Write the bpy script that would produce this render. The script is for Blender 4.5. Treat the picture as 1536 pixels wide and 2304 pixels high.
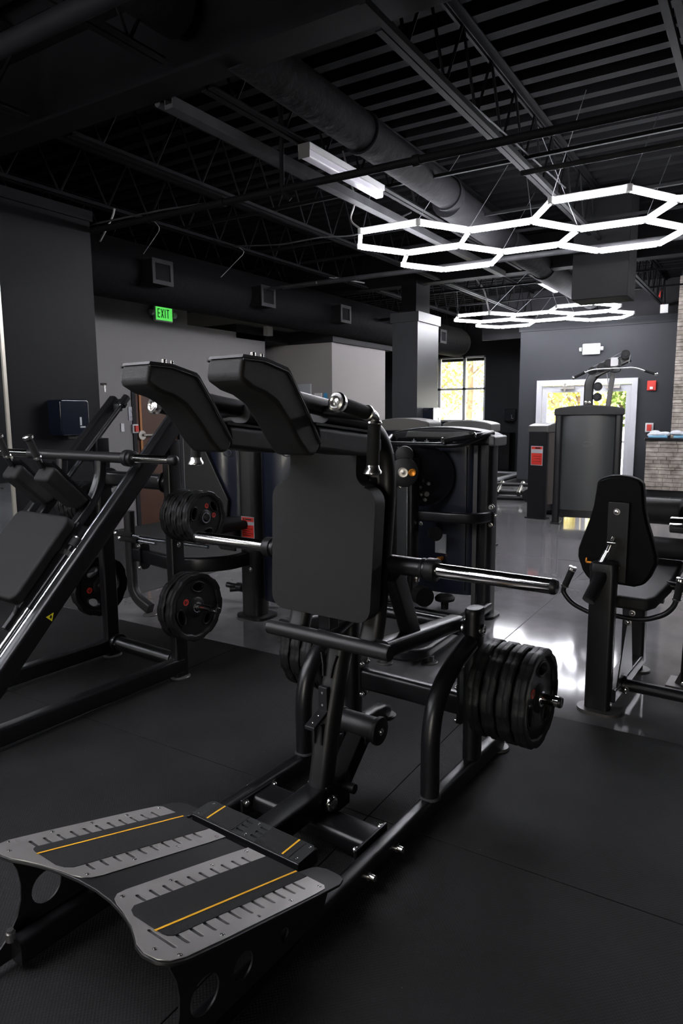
import bpy, bmesh, math, random
from math import sin, cos, pi, radians, sqrt, atan2
from mathutils import Vector, Matrix
random.seed(7)
S = bpy.context.scene
C = S.collection
for o in list(bpy.data.objects):
    bpy.data.objects.remove(o)

# ------------------------------------------------------------------ camera
H = 1.65
PITCH, ROLL, YAW = radians(8.15), radians(.41), radians(31.96)
fw = Vector((-sin(YAW)*cos(PITCH), cos(YAW)*cos(PITCH), -sin(PITCH)))
rt0 = Vector((cos(YAW), sin(YAW), 0))
up0 = rt0.cross(fw)
rt = rt0*cos(ROLL) - up0*sin(ROLL)
up = up0*cos(ROLL) + rt0*sin(ROLL)
cam_d = bpy.data.cameras.new('camera')
cam_d.sensor_fit = 'VERTICAL'
cam_d.sensor_height = 36
cam_d.lens = 36*1536/2304
cam_d.clip_start = .05
cam_d.clip_end = 300
cam = bpy.data.objects.new('camera', cam_d)
M = Matrix((rt, up, -fw)).transposed().to_4x4()
M.translation = Vector((0, 0, H))
cam.matrix_world = M
C.objects.link(cam)
S.camera = cam

# ------------------------------------------------------------------ light and exposure
HEX_POWER = 88.0
SUN_POWER = 28.0
SKY_POWER = 14.0
S.view_settings.view_transform = 'Standard'
S.view_settings.look = 'None'
S.view_settings.exposure = 0.0
S.view_settings.gamma = 1.0
S.view_settings.use_curve_mapping = False
W = bpy.data.worlds.new('world')
S.world = W
W.use_nodes = True
wn = W.node_tree
wn.nodes.clear()
wo = wn.nodes.new('ShaderNodeOutputWorld')
wb = wn.nodes.new('ShaderNodeBackground')
wb.inputs[0].default_value = (1.0, .97, .9, 1)
wb.inputs[1].default_value = SKY_POWER
wn.links.new(wb.outputs[0], wo.inputs[0])
sun_d = bpy.data.lights.new('sun', 'SUN')
sun_d.energy = SUN_POWER
sun_d.angle = radians(2)
sun_d.color = (1, .93, .78)
sun = bpy.data.objects.new('sun', sun_d)
sun.rotation_euler = (radians(38), radians(8), 0)     # comes over the roof from behind and lights the trees outside
C.objects.link(sun)

def area(name, loc, rot, sx, sy, power, col):
    d = bpy.data.lights.new(name, 'AREA')
    d.shape = 'RECTANGLE'
    d.size, d.size_y, d.energy, d.color = sx, sy, power, col
    o = bpy.data.objects.new(name, d)
    o.location = loc
    o.rotation_euler = rot
    C.objects.link(o)
    return o

# portals guide the sky light through the real glazing
for nm, loc, sx, sy in (('door_portal', (-3.54, 16.3, 1.2), 2.0, 2.2), ('window_portal', (-8.18, 19.75, 2.36), 2.0, 1.9)):
    p_ = area(nm, loc, (radians(-90), 0, 0), sx, sy, 1, (1, 1, 1))
    p_.data.cycles.is_portal = True
p_ = area('shopfront_portal', (.4, -6.25, 1.3), (radians(90), 0, 0), 2.4, 2.2, 1, (1, 1, 1))
p_.data.cycles.is_portal = True

# ------------------------------------------------------------------ materials
def mat(name, col, rough=.5, metal=0, bump=None, var=0, emit=None, spec=.5, coat=0):
    m = bpy.data.materials.new(name)
    m.use_nodes = True
    nt = m.node_tree
    b = nt.nodes['Principled BSDF']
    b.inputs['Base Color'].default_value = (*col, 1)
    b.inputs['Roughness'].default_value = rough
    b.inputs['Metallic'].default_value = metal
    b.inputs['Specular IOR Level'].default_value = spec
    b.inputs['Coat Weight'].default_value = coat
    tc = nt.nodes.new('ShaderNodeTexCoord')
    if var:
        n = nt.nodes.new('ShaderNodeTexNoise')
        n.inputs['Scale'].default_value = 6
        n.inputs['Detail'].default_value = 6
        nt.links.new(tc.outputs['Object'], n.inputs['Vector'])
        r = nt.nodes.new('ShaderNodeMapRange')
        r.inputs[3].default_value = 1-var
        r.inputs[4].default_value = 1+var
        nt.links.new(n.outputs[0], r.inputs[0])
        mx = nt.nodes.new('ShaderNodeMix')
        mx.data_type = 'RGBA'
        mx.blend_type = 'MULTIPLY'
        mx.inputs[0].default_value = 1
        mx.inputs[6].default_value = (*col, 1)
        nt.links.new(r.outputs[0], mx.inputs[7])
        nt.links.new(mx.outputs[2], b.inputs['Base Color'])
    if bump:
        sc, st = bump
        n = nt.nodes.new('ShaderNodeTexNoise')
        n.inputs['Scale'].default_value = sc
        n.inputs['Detail'].default_value = 3
        nt.links.new(tc.outputs['Object'], n.inputs['Vector'])
        bp = nt.nodes.new('ShaderNodeBump')
        bp.inputs['Strength'].default_value = st
        bp.inputs['Distance'].default_value = .01
        nt.links.new(n.outputs[0], bp.inputs['Height'])
        nt.links.new(bp.outputs[0], b.inputs['Normal'])
    if emit:
        b.inputs['Emission Color'].default_value = (*emit[0], 1)
        b.inputs['Emission Strength'].default_value = emit[1]
    return m

K = {}
K['black'] = mat('black_powder_coat', (.007, .007, .008), .32, 0, (900, .05), spec=.42)
K['satin'] = mat('satin_black_paint', (.010, .0097, .010), .45, 0, (900, .05), spec=.35)
K['plastic'] = mat('black_plastic', (.008, .008, .009), .42, spec=.3)
K['vinyl'] = mat('black_vinyl', (.0125, .012, .0122), .55, 0, (700, .25), spec=.22)
K['foam'] = mat('black_foam_grip', (.008, .008, .008), .8, 0, (500, .4), spec=.3)
K['rubber'] = mat('black_rubber', (.008, .008, .0083), .5, 0, (220, .12), spec=.22)
K['chrome'] = mat('chrome', (.82, .8, .77), .10, 1)
K['fitting'] = mat('chrome_fitting_metal', (.85, .83, .80), .24, 1)
K['rodsteel'] = mat('polished_rod', (.75, .76, .8), .24, 1)
K['bolt'] = mat('zinc_bolt', (.7, .68, .66), .25, 1)
K['plate'] = mat('brushed_steel_plate', (.54, .52, .50), .36, .75, None, var=.2)
K['grip'] = mat('grit_tape', (.048, .047, .047), .9, 0, (650, .9), spec=.2)
K['yellow'] = mat('yellow_stripe', (.92, .47, .012), .6)
K['red'] = mat('red_sticker', (.55, .03, .02), .5)
K['label'] = mat('pale_label', (.35, .36, .38), .5)
K['orange'] = mat('orange_anodised', (.85, .3, .03), .3, .6)
K['silver'] = mat('spun_aluminium', (.55, .52, .47), .35, .9)
K['navy'] = mat('navy_shroud', (.008, .010, .021), .28, 0, spec=.5, coat=.2)
K['smoke'] = mat('smoked_shroud', (.035, .037, .037), .3, 0, spec=.5)
K['shell'] = mat('matte_black_shell', (.003, .003, .0032), .7, spec=.08)
K['brown'] = mat('warm_grey_shroud', (.06, .05, .045), .35)
K['cap'] = mat('grey_cap_plastic', (.06, .058, .055), .38)
K['wall'] = mat('charcoal_wall_paint', (.0095, .0096, .011), .5, 0, (90, .04), spec=.08)
K['wallc'] = mat('column_paint', (.034, .035, .038), .38, 0, (90, .03), spec=.35)
K['wallb'] = mat('slate_wall_paint', (.030, .0318, .036), .6, 0, (90, .04), spec=.2)
K['wallw'] = mat('west_wall_paint', (.20, .193, .193), .6, 0, (90, .05), spec=.3)
K['wallg'] = mat('dark_grey_wall_paint', (.27, .25, .243), .6, 0, (90, .05), spec=.4)
K['darkwall'] = mat('black_wall_paint', (.009, .009, .011), .7, spec=.3)
K['ceil'] = mat('black_ceiling_paint', (.0045, .0045, .005), .8, 0, spec=.04)
K['steelblk'] = mat('black_painted_steel', (.0048, .0048, .0054), .7, 0, var=.3, spec=.06)
K['duct'] = mat('painted_duct_wrap', (.0085, .0085, .0095), .8, 0, (9, 1.0), spec=.05)
K['dusty'] = mat('dusty_channel_paint', (.03, .03, .032), .6, 0, var=.7, spec=.12)
K['white'] = mat('white_frame_paint', (.50, .51, .54), .4)
K['whitegloss'] = mat('white_window_frame_paint', (.85, .86, .88), .3)
K['lampoff'] = mat('unlit_lamp_lens', (.8, .78, .84), .35)
K['whiteplastic'] = mat('white_plastic', (.6, .6, .6), .4)
K['gloss'] = mat('glossy_navy_plastic', (.006, .008, .016), .12, 0, spec=.6, coat=.5)
K['wood'] = mat('brown_wood_door', (.06, .022, .011), .4, 0, var=.4)
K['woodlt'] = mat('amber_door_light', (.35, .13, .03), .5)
K['cable'] = mat('pale_cable', (.28, .27, .26), .5)
K['wire'] = mat('steel_wire', (.32, .32, .33), .4, .6)
K['led'] = mat('led_tube_lens', (.9, .9, .95), .4, emit=((.93, .93, 1.0), HEX_POWER))
K['green'] = mat('lit_exit_green', (.05, .3, .05), .5, emit=((.12, .8, .12), .9))
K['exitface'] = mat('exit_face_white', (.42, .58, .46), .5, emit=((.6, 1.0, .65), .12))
K['towel'] = mat('white_towel', (.6, .62, .66), .9, 0, (60, .5))
K['bluetowel'] = mat('blue_towel', (.2, .42, .6), .9)
K['mirror'] = mat('mirror_glass', (.7, .72, .72), .02, 1)
K['bronze'] = mat('pale_mirror_edge', (.5, .47, .4), .3, .6)
K['bark'] = mat('bark', (.12, .08, .05), .9)
K['leaf'] = mat('leaf', (.5, .42, .08), .7)
K['leaf2'] = mat('green_leaf', (.22, .3, .07), .7)
K['ground'] = mat('pale_ground', (.6, .57, .5), .9)
K['screen'] = mat('dark_glossy_panel', (.008, .008, .01), .2)
K['blueart'] = mat('blue_poster', (.05, .3, .55), .5)

def glass():
    m = bpy.data.materials.new('window_glass')
    m.use_nodes = True
    nt = m.node_tree
    nt.nodes.clear()
    o = nt.nodes.new('ShaderNodeOutputMaterial')
    t = nt.nodes.new('ShaderNodeBsdfTransparent')
    t.inputs[0].default_value = (.93, .95, .95, 1)
    g = nt.nodes.new('ShaderNodeBsdfGlossy')
    g.inputs['Roughness'].default_value = .02
    x = nt.nodes.new('ShaderNodeMixShader')
    x.inputs[0].default_value = .07
    nt.links.new(t.outputs[0], x.inputs[1])
    nt.links.new(g.outputs[0], x.inputs[2])
    nt.links.new(x.outputs[0], o.inputs[0])
    return m
K['glass'] = glass()

def floor_mat():
    m = mat('polished_concrete', (.045, .044, .046), .2, 0, spec=.32)
    nt = m.node_tree
    b = nt.nodes['Principled BSDF']
    tc = nt.nodes.new('ShaderNodeTexCoord')
    n = nt.nodes.new('ShaderNodeTexNoise')
    n.inputs['Scale'].default_value = 1.3
    n.inputs['Detail'].default_value = 4
    n.inputs['Roughness'].default_value = .65
    nt.links.new(tc.outputs['Object'], n.inputs['Vector'])
    r = nt.nodes.new('ShaderNodeValToRGB')
    r.color_ramp.elements[0].position = .3
    r.color_ramp.elements[0].color = (.085, .084, .087, 1)
    r.color_ramp.elements[1].position = .7
    r.color_ramp.elements[1].color = (.155, .152, .156, 1)
    nt.links.new(n.outputs[0], r.inputs[0])
    nt.links.new(r.outputs[0], b.inputs['Base Color'])
    r2 = nt.nodes.new('ShaderNodeMapRange')
    r2.inputs[3].default_value = .055
    r2.inputs[4].default_value = .11
    nt.links.new(n.outputs[0], r2.inputs[0])
    nt.links.new(r2.outputs[0], b.inputs['Roughness'])
    return m
K['floor'] = floor_mat()

def mat_rubber():
    m = mat('ribbed_rubber_flooring', (.017, .0168, .0172), .7, 0, spec=.12)
    nt = m.node_tree
    b = nt.nodes['Principled BSDF']
    tc = nt.nodes.new('ShaderNodeTexCoord')
    mp = nt.nodes.new('ShaderNodeMapping')
    mp.inputs['Rotation'].default_value = (0, 0, radians(45))
    nt.links.new(tc.outputs['Object'], mp.inputs['Vector'])
    br = nt.nodes.new('ShaderNodeTexVoronoi')
    br.inputs['Scale'].default_value = 105
    br.inputs['Randomness'].default_value = 0
    nt.links.new(mp.outputs[0], br.inputs['Vector'])
    n = nt.nodes.new('ShaderNodeTexNoise')
    n.inputs['Scale'].default_value = 1.3
    n.inputs['Detail'].default_value = 7
    nt.links.new(tc.outputs['Object'], n.inputs['Vector'])
    bp = nt.nodes.new('ShaderNodeBump')
    bp.inputs['Strength'].default_value = .55
    bp.inputs['Distance'].default_value = .004
    nt.links.new(br.outputs['Distance'], bp.inputs['Height'])
    nt.links.new(bp.outputs[0], b.inputs['Normal'])
    # small pale specks of dust
    v = nt.nodes.new('ShaderNodeTexVoronoi')
    v.inputs['Scale'].default_value = 9
    nt.links.new(tc.outputs['Object'], v.inputs['Vector'])
    lt = nt.nodes.new('ShaderNodeMath')
    lt.operation = 'LESS_THAN'
    lt.inputs[1].default_value = .018
    nt.links.new(v.outputs['Distance'], lt.inputs[0])
    r = nt.nodes.new('ShaderNodeValToRGB')
    r.color_ramp.elements[0].position = .35
    r.color_ramp.elements[0].color = (.0115, .0113, .0115, 1)
    r.color_ramp.elements[1].position = .7
    r.color_ramp.elements[1].color = (.0235, .023, .0235, 1)
    nt.links.new(n.outputs[0], r.inputs[0])
    mx = nt.nodes.new('ShaderNodeMix')
    mx.data_type = 'RGBA'
    nt.links.new(lt.outputs[0], mx.inputs[0])
    nt.links.new(r.outputs[0], mx.inputs[6])
    mx.inputs[7].default_value = (.12, .12, .12, 1)
    nt.links.new(mx.outputs[2], b.inputs['Base Color'])
    return m
K['mat'] = mat_rubber()
K['mat2'] = mat('lightened_rubber_flooring', (.045, .044, .044), .8, 0, (120, .2), var=.2, spec=.2)  # rubber colour lightened to stand in for light missing at the far left

def stone_mat():
    m = mat('stacked_ledge_stone', (.3, .27, .24), .85)
    nt = m.node_tree
    b = nt.nodes['Principled BSDF']
    tc = nt.nodes.new('ShaderNodeTexCoord')
    n = nt.nodes.new('ShaderNodeTexNoise')
    n.inputs['Scale'].default_value = 7
    n.inputs['Detail'].default_value = 8
    nt.links.new(tc.outputs['Object'], n.inputs['Vector'])
    r = nt.nodes.new('ShaderNodeValToRGB')
    r.color_ramp.elements[0].position = .3
    r.color_ramp.elements[0].color = (.19, .165, .14, 1)
    r.color_ramp.elements[1].position = .7
    r.color_ramp.elements[1].color = (.48, .43, .375, 1)
    nt.links.new(n.outputs[0], r.inputs[0])
    nt.links.new(r.outputs[0], b.inputs['Base Color'])
    return m
K['stone'] = stone_mat()

# ------------------------------------------------------------------ mesh helpers
V3 = Vector
def rr(w, h, r, n=4):
    """rounded rectangle profile, w along a, h along b"""
    r = min(r, w/2-1e-5, h/2-1e-5)
    pts = []
    for cx, cy, a0 in ((w/2-r, h/2-r, 0), (-w/2+r, h/2-r, 90), (-w/2+r, -h/2+r, 180), (w/2-r, -h/2+r, 270)):
        for i in range(n+1):
            a = radians(a0+90*i/n)
            pts.append((cx+r*cos(a), cy+r*sin(a)))
    return pts
def circ(r, n=16):
    return [(r*cos(2*pi*i/n), r*sin(2*pi*i/n)) for i in range(n)]
def fillet(path, d, n=6):
    P = [V3(p) for p in path]
    out = [P[0]]
    for i in range(1, len(P)-1):
        a, b, c = P[i-1], P[i], P[i+1]
        dd = min(d, (a-b).length*.49, (c-b).length*.49)
        p0 = b+(a-b).normalized()*dd
        p2 = b+(c-b).normalized()*dd
        for k in range(n+1):
            t = k/n
            out.append(p0*(1-t)**2+b*2*t*(1-t)+p2*t*t)
    out.append(P[-1])
    return out

class G:
    def __init__(s):
        s.bm = bmesh.new()
    def faces(s, vs, fs):
        bv = [s.bm.verts.new(v) for v in vs]
        for f in fs:
            try:
                s.bm.faces.new([bv[i] for i in f])
            except ValueError:
                pass
    def box(s, x0, x1, y0, y1, z0, z1):
        vs = [(x, y, z) for x in (x0, x1) for y in (y0, y1) for z in (z0, z1)]
        s.faces(vs, [(0, 1, 3, 2), (4, 6, 7, 5), (0, 4, 5, 1), (2, 3, 7, 6), (0, 2, 6, 4), (1, 5, 7, 3)])
        return s
    def sweep(s, path, prof, nrm=None, fil=0, caps=True, scales=None):
        P = fillet(path, fil) if fil else [V3(p) for p in path]
        rings = []
        T = []
        for i in range(len(P)):
            t = (P[min(i+1, len(P)-1)]-P[max(i-1, 0)])
            T.append(t.normalized())
        if nrm is None:
            a = V3((0, 0, 1)) if abs(T[0].z) < .9 else V3((1, 0, 0))
            side = T[0].cross(a).normalized()
        for i, p in enumerate(P):
            if nrm is not None:
                sd = V3(nrm)
                sd = (sd-T[i]*sd.dot(T[i])).normalized()
            else:
                side = (side-T[i]*side.dot(T[i])).normalized()
                sd = side
            o = sd.cross(T[i])
            k = scales[i] if scales else 1
            rings.append([s.bm.verts.new(p+sd*a*k+o*b*k) for a, b in prof])
        n = len(prof)
        for i in range(len(rings)-1):
            for j in range(n):
                s.bm.faces.new((rings[i][j], rings[i][(j+1) % n], rings[i+1][(j+1) % n], rings[i+1][j]))
        if caps:
            s.bm.faces.new(rings[0][::-1])
            s.bm.faces.new(rings[-1])
        return s
    def tube(s, path, r, fil=0, n=16, caps=True):
        return s.sweep(path, circ(r, n), None, fil, caps)
    def lathe(s, p, d, prof, n=28, rad=None):
        p = V3(p)
        d = V3(d).normalized()
        a = V3((0, 0, 1)) if abs(d.z) < .9 else V3((1, 0, 0))
        e1 = d.cross(a).normalized()
        e2 = d.cross(e1)
        rings = []
        for t, r in prof:
            if r < 1e-6:
                rings.append([s.bm.verts.new(p+d*t)])
            else:
                rings.append([s.bm.verts.new(p+d*t+(e1*cos(2*pi*j/n)+e2*sin(2*pi*j/n))*r*(rad(2*pi*j/n) if rad else 1)) for j in range(n)])
        for i in range(len(rings)-1):
            A, B = rings[i], rings[i+1]
            for j in range(n):
                k = (j+1) % n
                if len(A) == 1 and len(B) == 1:
                    continue
                if len(A) == 1:
                    s.bm.faces.new((A[0], B[k], B[j]))
                elif len(B) == 1:
                    s.bm.faces.new((A[j], A[k], B[0]))
                else:
                    s.bm.faces.new((A[j], A[k], B[k], B[j]))
        return s
    def cyl(s, a, b, r, n=24, r2=None, e=0):
        a, b = V3(a), V3(b)
        L = (b-a).length
        r2 = r if r2 is None else r2
        if e:
            return s.lathe(a, b-a, [(0, 0), (0, r-e), (e*.3, r-e*.3), (e, r), (L-e, r2), (L-e*.3, r2-e*.3), (L, r2-e), (L, 0)], n)
        return s.lathe(a, b-a, [(0, 0), (0, r), (L, r2), (L, 0)], n)
    def prism(s, poly, vec):
        vec = V3(vec)
        A = [s.bm.verts.new(V3(p)) for p in poly]
        B = [s.bm.verts.new(V3(p)+vec) for p in poly]
        n = len(poly)
        s.bm.faces.new(A)
        s.bm.faces.new(B[::-1])
        for i in range(n):
            s.bm.faces.new((A[i], B[i], B[(i+1) % n], A[(i+1) % n]))
        return s
    def holed(s, loops, vec):
        """flat plate with holes: first loop is the outline, then extruded along vec"""
        es = []
        for L in loops:
            vs = [s.bm.verts.new(V3(p)) for p in L]
            for i in range(len(vs)):
                es.append(s.bm.edges.new((vs[i], vs[(i+1) % len(vs)])))
        r = bmesh.ops.triangle_fill(s.bm, use_beauty=True, use_dissolve=False, edges=es)
        fs = [f for f in r['geom'] if isinstance(f, bmesh.types.BMFace)]
        ex = bmesh.ops.extrude_face_region(s.bm, geom=fs, use_keep_orig=True)
        bmesh.ops.translate(s.bm, verts=[v for v in ex['geom'] if isinstance(v, bmesh.types.BMVert)], vec=V3(vec))
        return s
    def sph(s, c, r, sc=(1, 1, 1), n=16):
        m = Matrix.Translation(V3(c)) @ Matrix.Diagonal((*sc, 1))
        bmesh.ops.create_uvsphere(s.bm, u_segments=n, v_segments=n//2, radius=r, matrix=m)
        return s
    def bolt(s, p, d, r=.009, t=.006):
        s.lathe(p, d, [(0, 0), (0, r*1.5), (t*.35, r*1.5), (t*.4, r), (t, r*.9), (t*1.3, r*.5), (t*1.3, 0)], 12)
        return s

SPLIT = {'bolt', 'screw', 'rivet', 'chrome_fitting', 'foam_grip', 'grip_tape', 'yellow_line', 'tube_cap', 'roller_cap', 'guide_slot_lip', 'horn_collar', 'pivot_bracket', 'roller_bracket', 'shroud_seam', 'pad_crossbar', 'chrome_ball', 'thin_rod', 'bar_end', 'grip', 'pad_piping', 'pulley_cable', 'roller', 'base_tube', 'white_border', 'rod_holder'}
def obj(name, g, m, parent=None, bev=0, seg=2, label=None, sharp=38, sub=0):
    if name in SPLIT and parent is not None:
        seen, out = set(), None
        g.bm.verts.ensure_lookup_table()
        for v0 in list(g.bm.verts):
            if v0 in seen:
                continue
            isl, todo = [], [v0]
            seen.add(v0)
            while todo:
                v = todo.pop()
                isl.append(v)
                for e in v.link_edges:
                    w_ = e.other_vert(v)
                    if w_ not in seen:
                        seen.add(w_)
                        todo.append(w_)
            h = G()
            mp = {v: h.bm.verts.new(v.co) for v in isl}
            fs = set(f for v in isl for f in v.link_faces)
            for f in fs:
                h.bm.faces.new([mp[v] for v in f.verts])
            out = obj1(name, h, m, parent, bev, seg, label, sharp, sub)
        g.bm.free()
        return out
    return obj1(name, g, m, parent, bev, seg, label, sharp, sub)
def obj1(name, g, m, parent=None, bev=0, seg=2, label=None, sharp=38, sub=0):
    me = bpy.data.meshes.new(name)
    bm = g.bm
    bmesh.ops.recalc_face_normals(bm, faces=bm.faces)
    for f in bm.faces:
        f.smooth = True
    ca = radians(sharp)
    for e in bm.edges:
        if len(e.link_faces) == 2 and e.calc_face_angle(0) > ca:
            e.smooth = False
    bm.to_mesh(me)
    bm.free()
    o = bpy.data.objects.new(name, me)
    C.objects.link(o)
    me.materials.append(K[m] if isinstance(m, str) else m)
    if parent:
        o.parent = parent
    if bev:
        for e in me.edges:
            e.use_edge_sharp = False
        md = o.modifiers.new('bevel', 'BEVEL')
        md.width = bev
        md.segments = seg
        md.limit_method = 'ANGLE'
        md.angle_limit = radians(35)
        md.harden_normals = True
    if sub:
        md = o.modifiers.new('subd', 'SUBSURF')
        md.levels = md.render_levels = sub
    if label:
        o['label'] = label
    return o
def thing(name, label, cat, loc=(0, 0, 0), rz=0, group=None):
    o = bpy.data.objects.new(name, None)
    o.empty_display_size = .1
    C.objects.link(o)
    o.location = loc
    o.rotation_euler = (0, 0, rz)
    o['label'] = label
    o['category'] = cat
    if group:
        o['group'] = group
    return o
def tag(o, label, cat, group=None):
    o['label'] = label
    o['category'] = cat
    if group:
        o['group'] = group
    return o
def struct(o):
    o['kind'] = 'structure'
    return o
def dup(root, loc, label=None, rot=None, group=None):
    r = root.copy()
    C.objects.link(r)
    r.location = loc
    if rot is not None:
        r.rotation_euler = rot
    if label:
        r['label'] = label
    if group:
        r['group'] = group
    for ch in list(root.children):
        c = ch.copy()
        C.objects.link(c)
        c.parent = r
        for gch in ch.children:
            d = gch.copy()
            C.objects.link(d)
            d.parent = c
    return r
def mir(pts):
    return [(-p[0],)+tuple(p[1:]) for p in pts]
PSI = radians(-3.5)
def local(O, v, u, z=0):
    c, s_ = cos(PSI), sin(PSI)
    return (O[0]+c*v-s_*u, O[1]+s_*v+c*u, z)
# ------------------------------------------------------------------ the room
ZD = 4.44       # underside of the roof deck
ZB = 3.85       # underside of joists and girders
struct(obj('floor', G().box(-12, 5, 3.62, 26, -.1, 0), 'floor'))
# saw cuts in the polished slab are thin dark-to-pale joints
g = G()
for x in (-1.55, -5.2, 2.1):
    g.box(x-.003, x+.003, 3.64, 19, .0004, .001)
for y in (7.75, 11.9):
    g.box(-8, 4, y-.003, y+.003, .0004, .001)
struct(obj('trim_1', g, 'dusty'))
struct(obj('floor.001', G().box(-12, 5, -6.2, 3.62, -.1, -.006), 'darkwall'))
g = G()
xs = [-10.45, -8.62, -6.79, -4.96, -3.13, -1.3, .53, 2.36, 4.2]
ys = [-5.04, -3.21, -1.38, .45, 2.277, 3.62]
for i in range(len(xs)-1):
    for j in range(len(ys)-1):
        a = .0016
        g.box(xs[i]+a, xs[i+1]-a, ys[j]+a, ys[j+1]-a, -.006, .004 if (i+j) % 2 else .0035)
struct(obj('floor.002', g, 'mat', bev=.0015, seg=1))
# second field of rubber at the far left, under the machines by the wall
struct(obj('floor.003', G().box(-8, -4.9, 3.64, 9.5, .0005, .006), 'mat2'))

# roof deck: fluted steel, flutes along X
g = G()
y = -6.2
prof = []
while y < 20:
    prof += [(y, ZD), (y+.10, ZD), (y+.13, ZD+.075), (y+.25, ZD+.075), (y+.28, ZD)]
    y += .28
vs = []
for (a, b) in prof:
    vs += [(-12, a, b), (5, a, b)]
g.faces(vs, [(2*i, 2*i+1, 2*i+3, 2*i+2) for i in range(len(prof)-1)])
g.box(-12, 5, -6.2, 16.4, ZD+.1, ZD+.2).box(-12, -6, 16.4, 20.2, ZD+.1, ZD+.2)
struct(obj('ceiling', g, 'ceil'))

# walls
def wall(name, parts, m='wall', bev=0):
    g = G()
    for p in parts:
        g.box(*p)
    return struct(obj(name, g, m, bev=bev))
wall('wall_left', [(-6.22, -6, -6, 4.83, 0, 3.6), (-6.24, -5.975, -6, 4.85, 3.6, 3.70)])
wall('wall_west', [(-8.2, -8, 3, 7.05, 0, 3.34), (-8.2, -8, 7.05, 7.95, 2.24, 3.34), (-8.2, -8, 7.95, 8.22, 0, 3.34), (-8.2, -8, 8.22, 10.2, 0, 3.08)], 'wallw')
wall('wall_block', [(-9.4, -7.05, 11, 13.1, 0, 2.99)], 'wallg')
wall('wall_soffit', [(-12, -7.0, 10.96, 13.4, 2.985, 3.22), (-12, -8.0, 9.4, 10.96, 2.985, 3.22), (-12, -9.3, 10.2, 13.4, 0, 2.985)], 'darkwall')
wall('wall_outer', [(-12.1, -12, -6.2, 20, 0, 4.6), (-12, -8.2, 3.0, 3.1, 0, 4.5)], 'darkwall')
# alcove wall with the window
wx0, wx1, wz0, wz1 = -9.2, -7.17, 1.41, 3.32
wall('wall_alcove', [(-12, wx0, 19.5, 19.7, 0, 4.5), (wx1, -6.1, 19.5, 19.7, 0, 4.5), (wx0, wx1, 19.5, 19.7, 0, wz0), (wx0, wx1, 19.5, 19.7, wz1, 4.5)], 'wallb')
# wall with the double door; opening X -4.62..-2.46, to z 2.38
wall('wall_back', [(-5.05, -4.62, 16, 16.25, 0, 3.5), (-2.46, 5, 16, 16.25, 0, 3.5), (-4.62, -2.46, 16, 16.25, 2.38, 3.5), (-5.08, 5, 15.96, 16.27, 3.5, 3.66)], 'wallb')
struct(obj('wall_back_side', G().prism([(-5.05, 16.25, 0), (-4.95, 16.25, 0), (-6.0, 19.6, 0), (-6.12, 19.6, 0)], (0, 0, 3.6)), 'darkwall'))
wall('wall_upper', [(-12, -6, 19.7, 19.9, 3.2, 4.6), (-6.1, 5, 16.3, 16.4, 3.4, 4.6)], 'darkwall')
wall('wall_right', [(4.2, 4.4, -6.2, 20, 0, 4.6)], 'wall')
wall('wall_front', [(-12, -.8, -6.2, -6, 0, 4.6), (1.6, 4.4, -6.2, -6, 0, 4.6), (-.8, 1.6, -6.2, -6, 2.4, 4.6), (-.8, 1.6, -6.2, -6, 0, .2)], 'wall')
g = G()
for x in (-.8, .36, 1.52):
    g.box(x, x+.08, -6.12, -6.04, .2, 2.4)
g.box(-.8, 1.6, -6.12, -6.04, 2.1, 2.16)
struct(obj('window_2', g, 'white'))
wall('baseboard_back', [(-5.05, -4.66, 15.98, 16.0, 0, .1), (-2.42, 4.2, 15.98, 16.0, 0, .1)], 'darkwall')
# the square column under the girder
struct(obj('wall_column', G().box(-5.65, -5.17, 10.76, 11.62, 0, 3.2).box(-5.68, -5.14, 10.73, 11.65, 3.2, 3.36), 'wallc'))
struct(obj('trim_2', G().box(-5.55, -5.27, 10.9, 11.45, 3.36, 3.9), 'steelblk'))

# window 1
fr = G()
fr.box(wx0, wx1, 19.5, 19.58, wz0, wz0+.05).box(wx0, wx1, 19.5, 19.58, wz1-.05, wz1).box(wx0, wx0+.05, 19.5, 19.58, wz0, wz1).box(wx1-.05, wx1, 19.5, 19.58, wz0, wz1)
for x in (-8.63, -7.83):
    fr.box(x-.045, x+.045, 19.5, 19.57, wz0, wz1)
fr.box(wx0, wx1, 19.5, 19.56, 2.34, 2.40)
w1 = struct(obj('window_1', fr, 'whitegloss'))
obj('pane', G().box(wx0, wx1, 19.54, 19.545, wz0, wz1), 'glass', w1)

# double door
fr = G()
fr.box(-4.62, -4.5, 15.93, 16.1, 0, 2.38).box(-2.58, -2.46, 15.93, 16.1, 0, 2.38).box(-4.5, -2.58, 15.93, 16.1, 2.26, 2.38)
d1 = struct(obj('door_1', fr, 'white'))
for a, b in ((-4.49, -3.55), (-3.53, -2.59)):
    lf = G()
    lf.box(a, a+.1, 15.98, 16.03, .02, 2.25).box(b-.1, b, 15.98, 16.03, .02, 2.25).box(a+.1, b-.1, 15.98, 16.03, 2.10, 2.25).box(a+.1, b-.1, 15.98, 16.03, .02, .28).box(a+.1, b-.1, 15.985, 16.02, .98, 1.03)
    lfo = obj('door_leaf', lf, 'white', d1)
    obj('pane', G().box(a+.1, b-.1, 16.0, 16.006, .28, 2.1), 'glass', lfo)
    obj('door_closer', G().box(a+.42, a+.72, 15.9, 15.97, 2.17, 2.22).box(a+.5, a+.53, 15.86, 15.92, 2.12, 2.3), 'silver', lfo)
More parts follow.
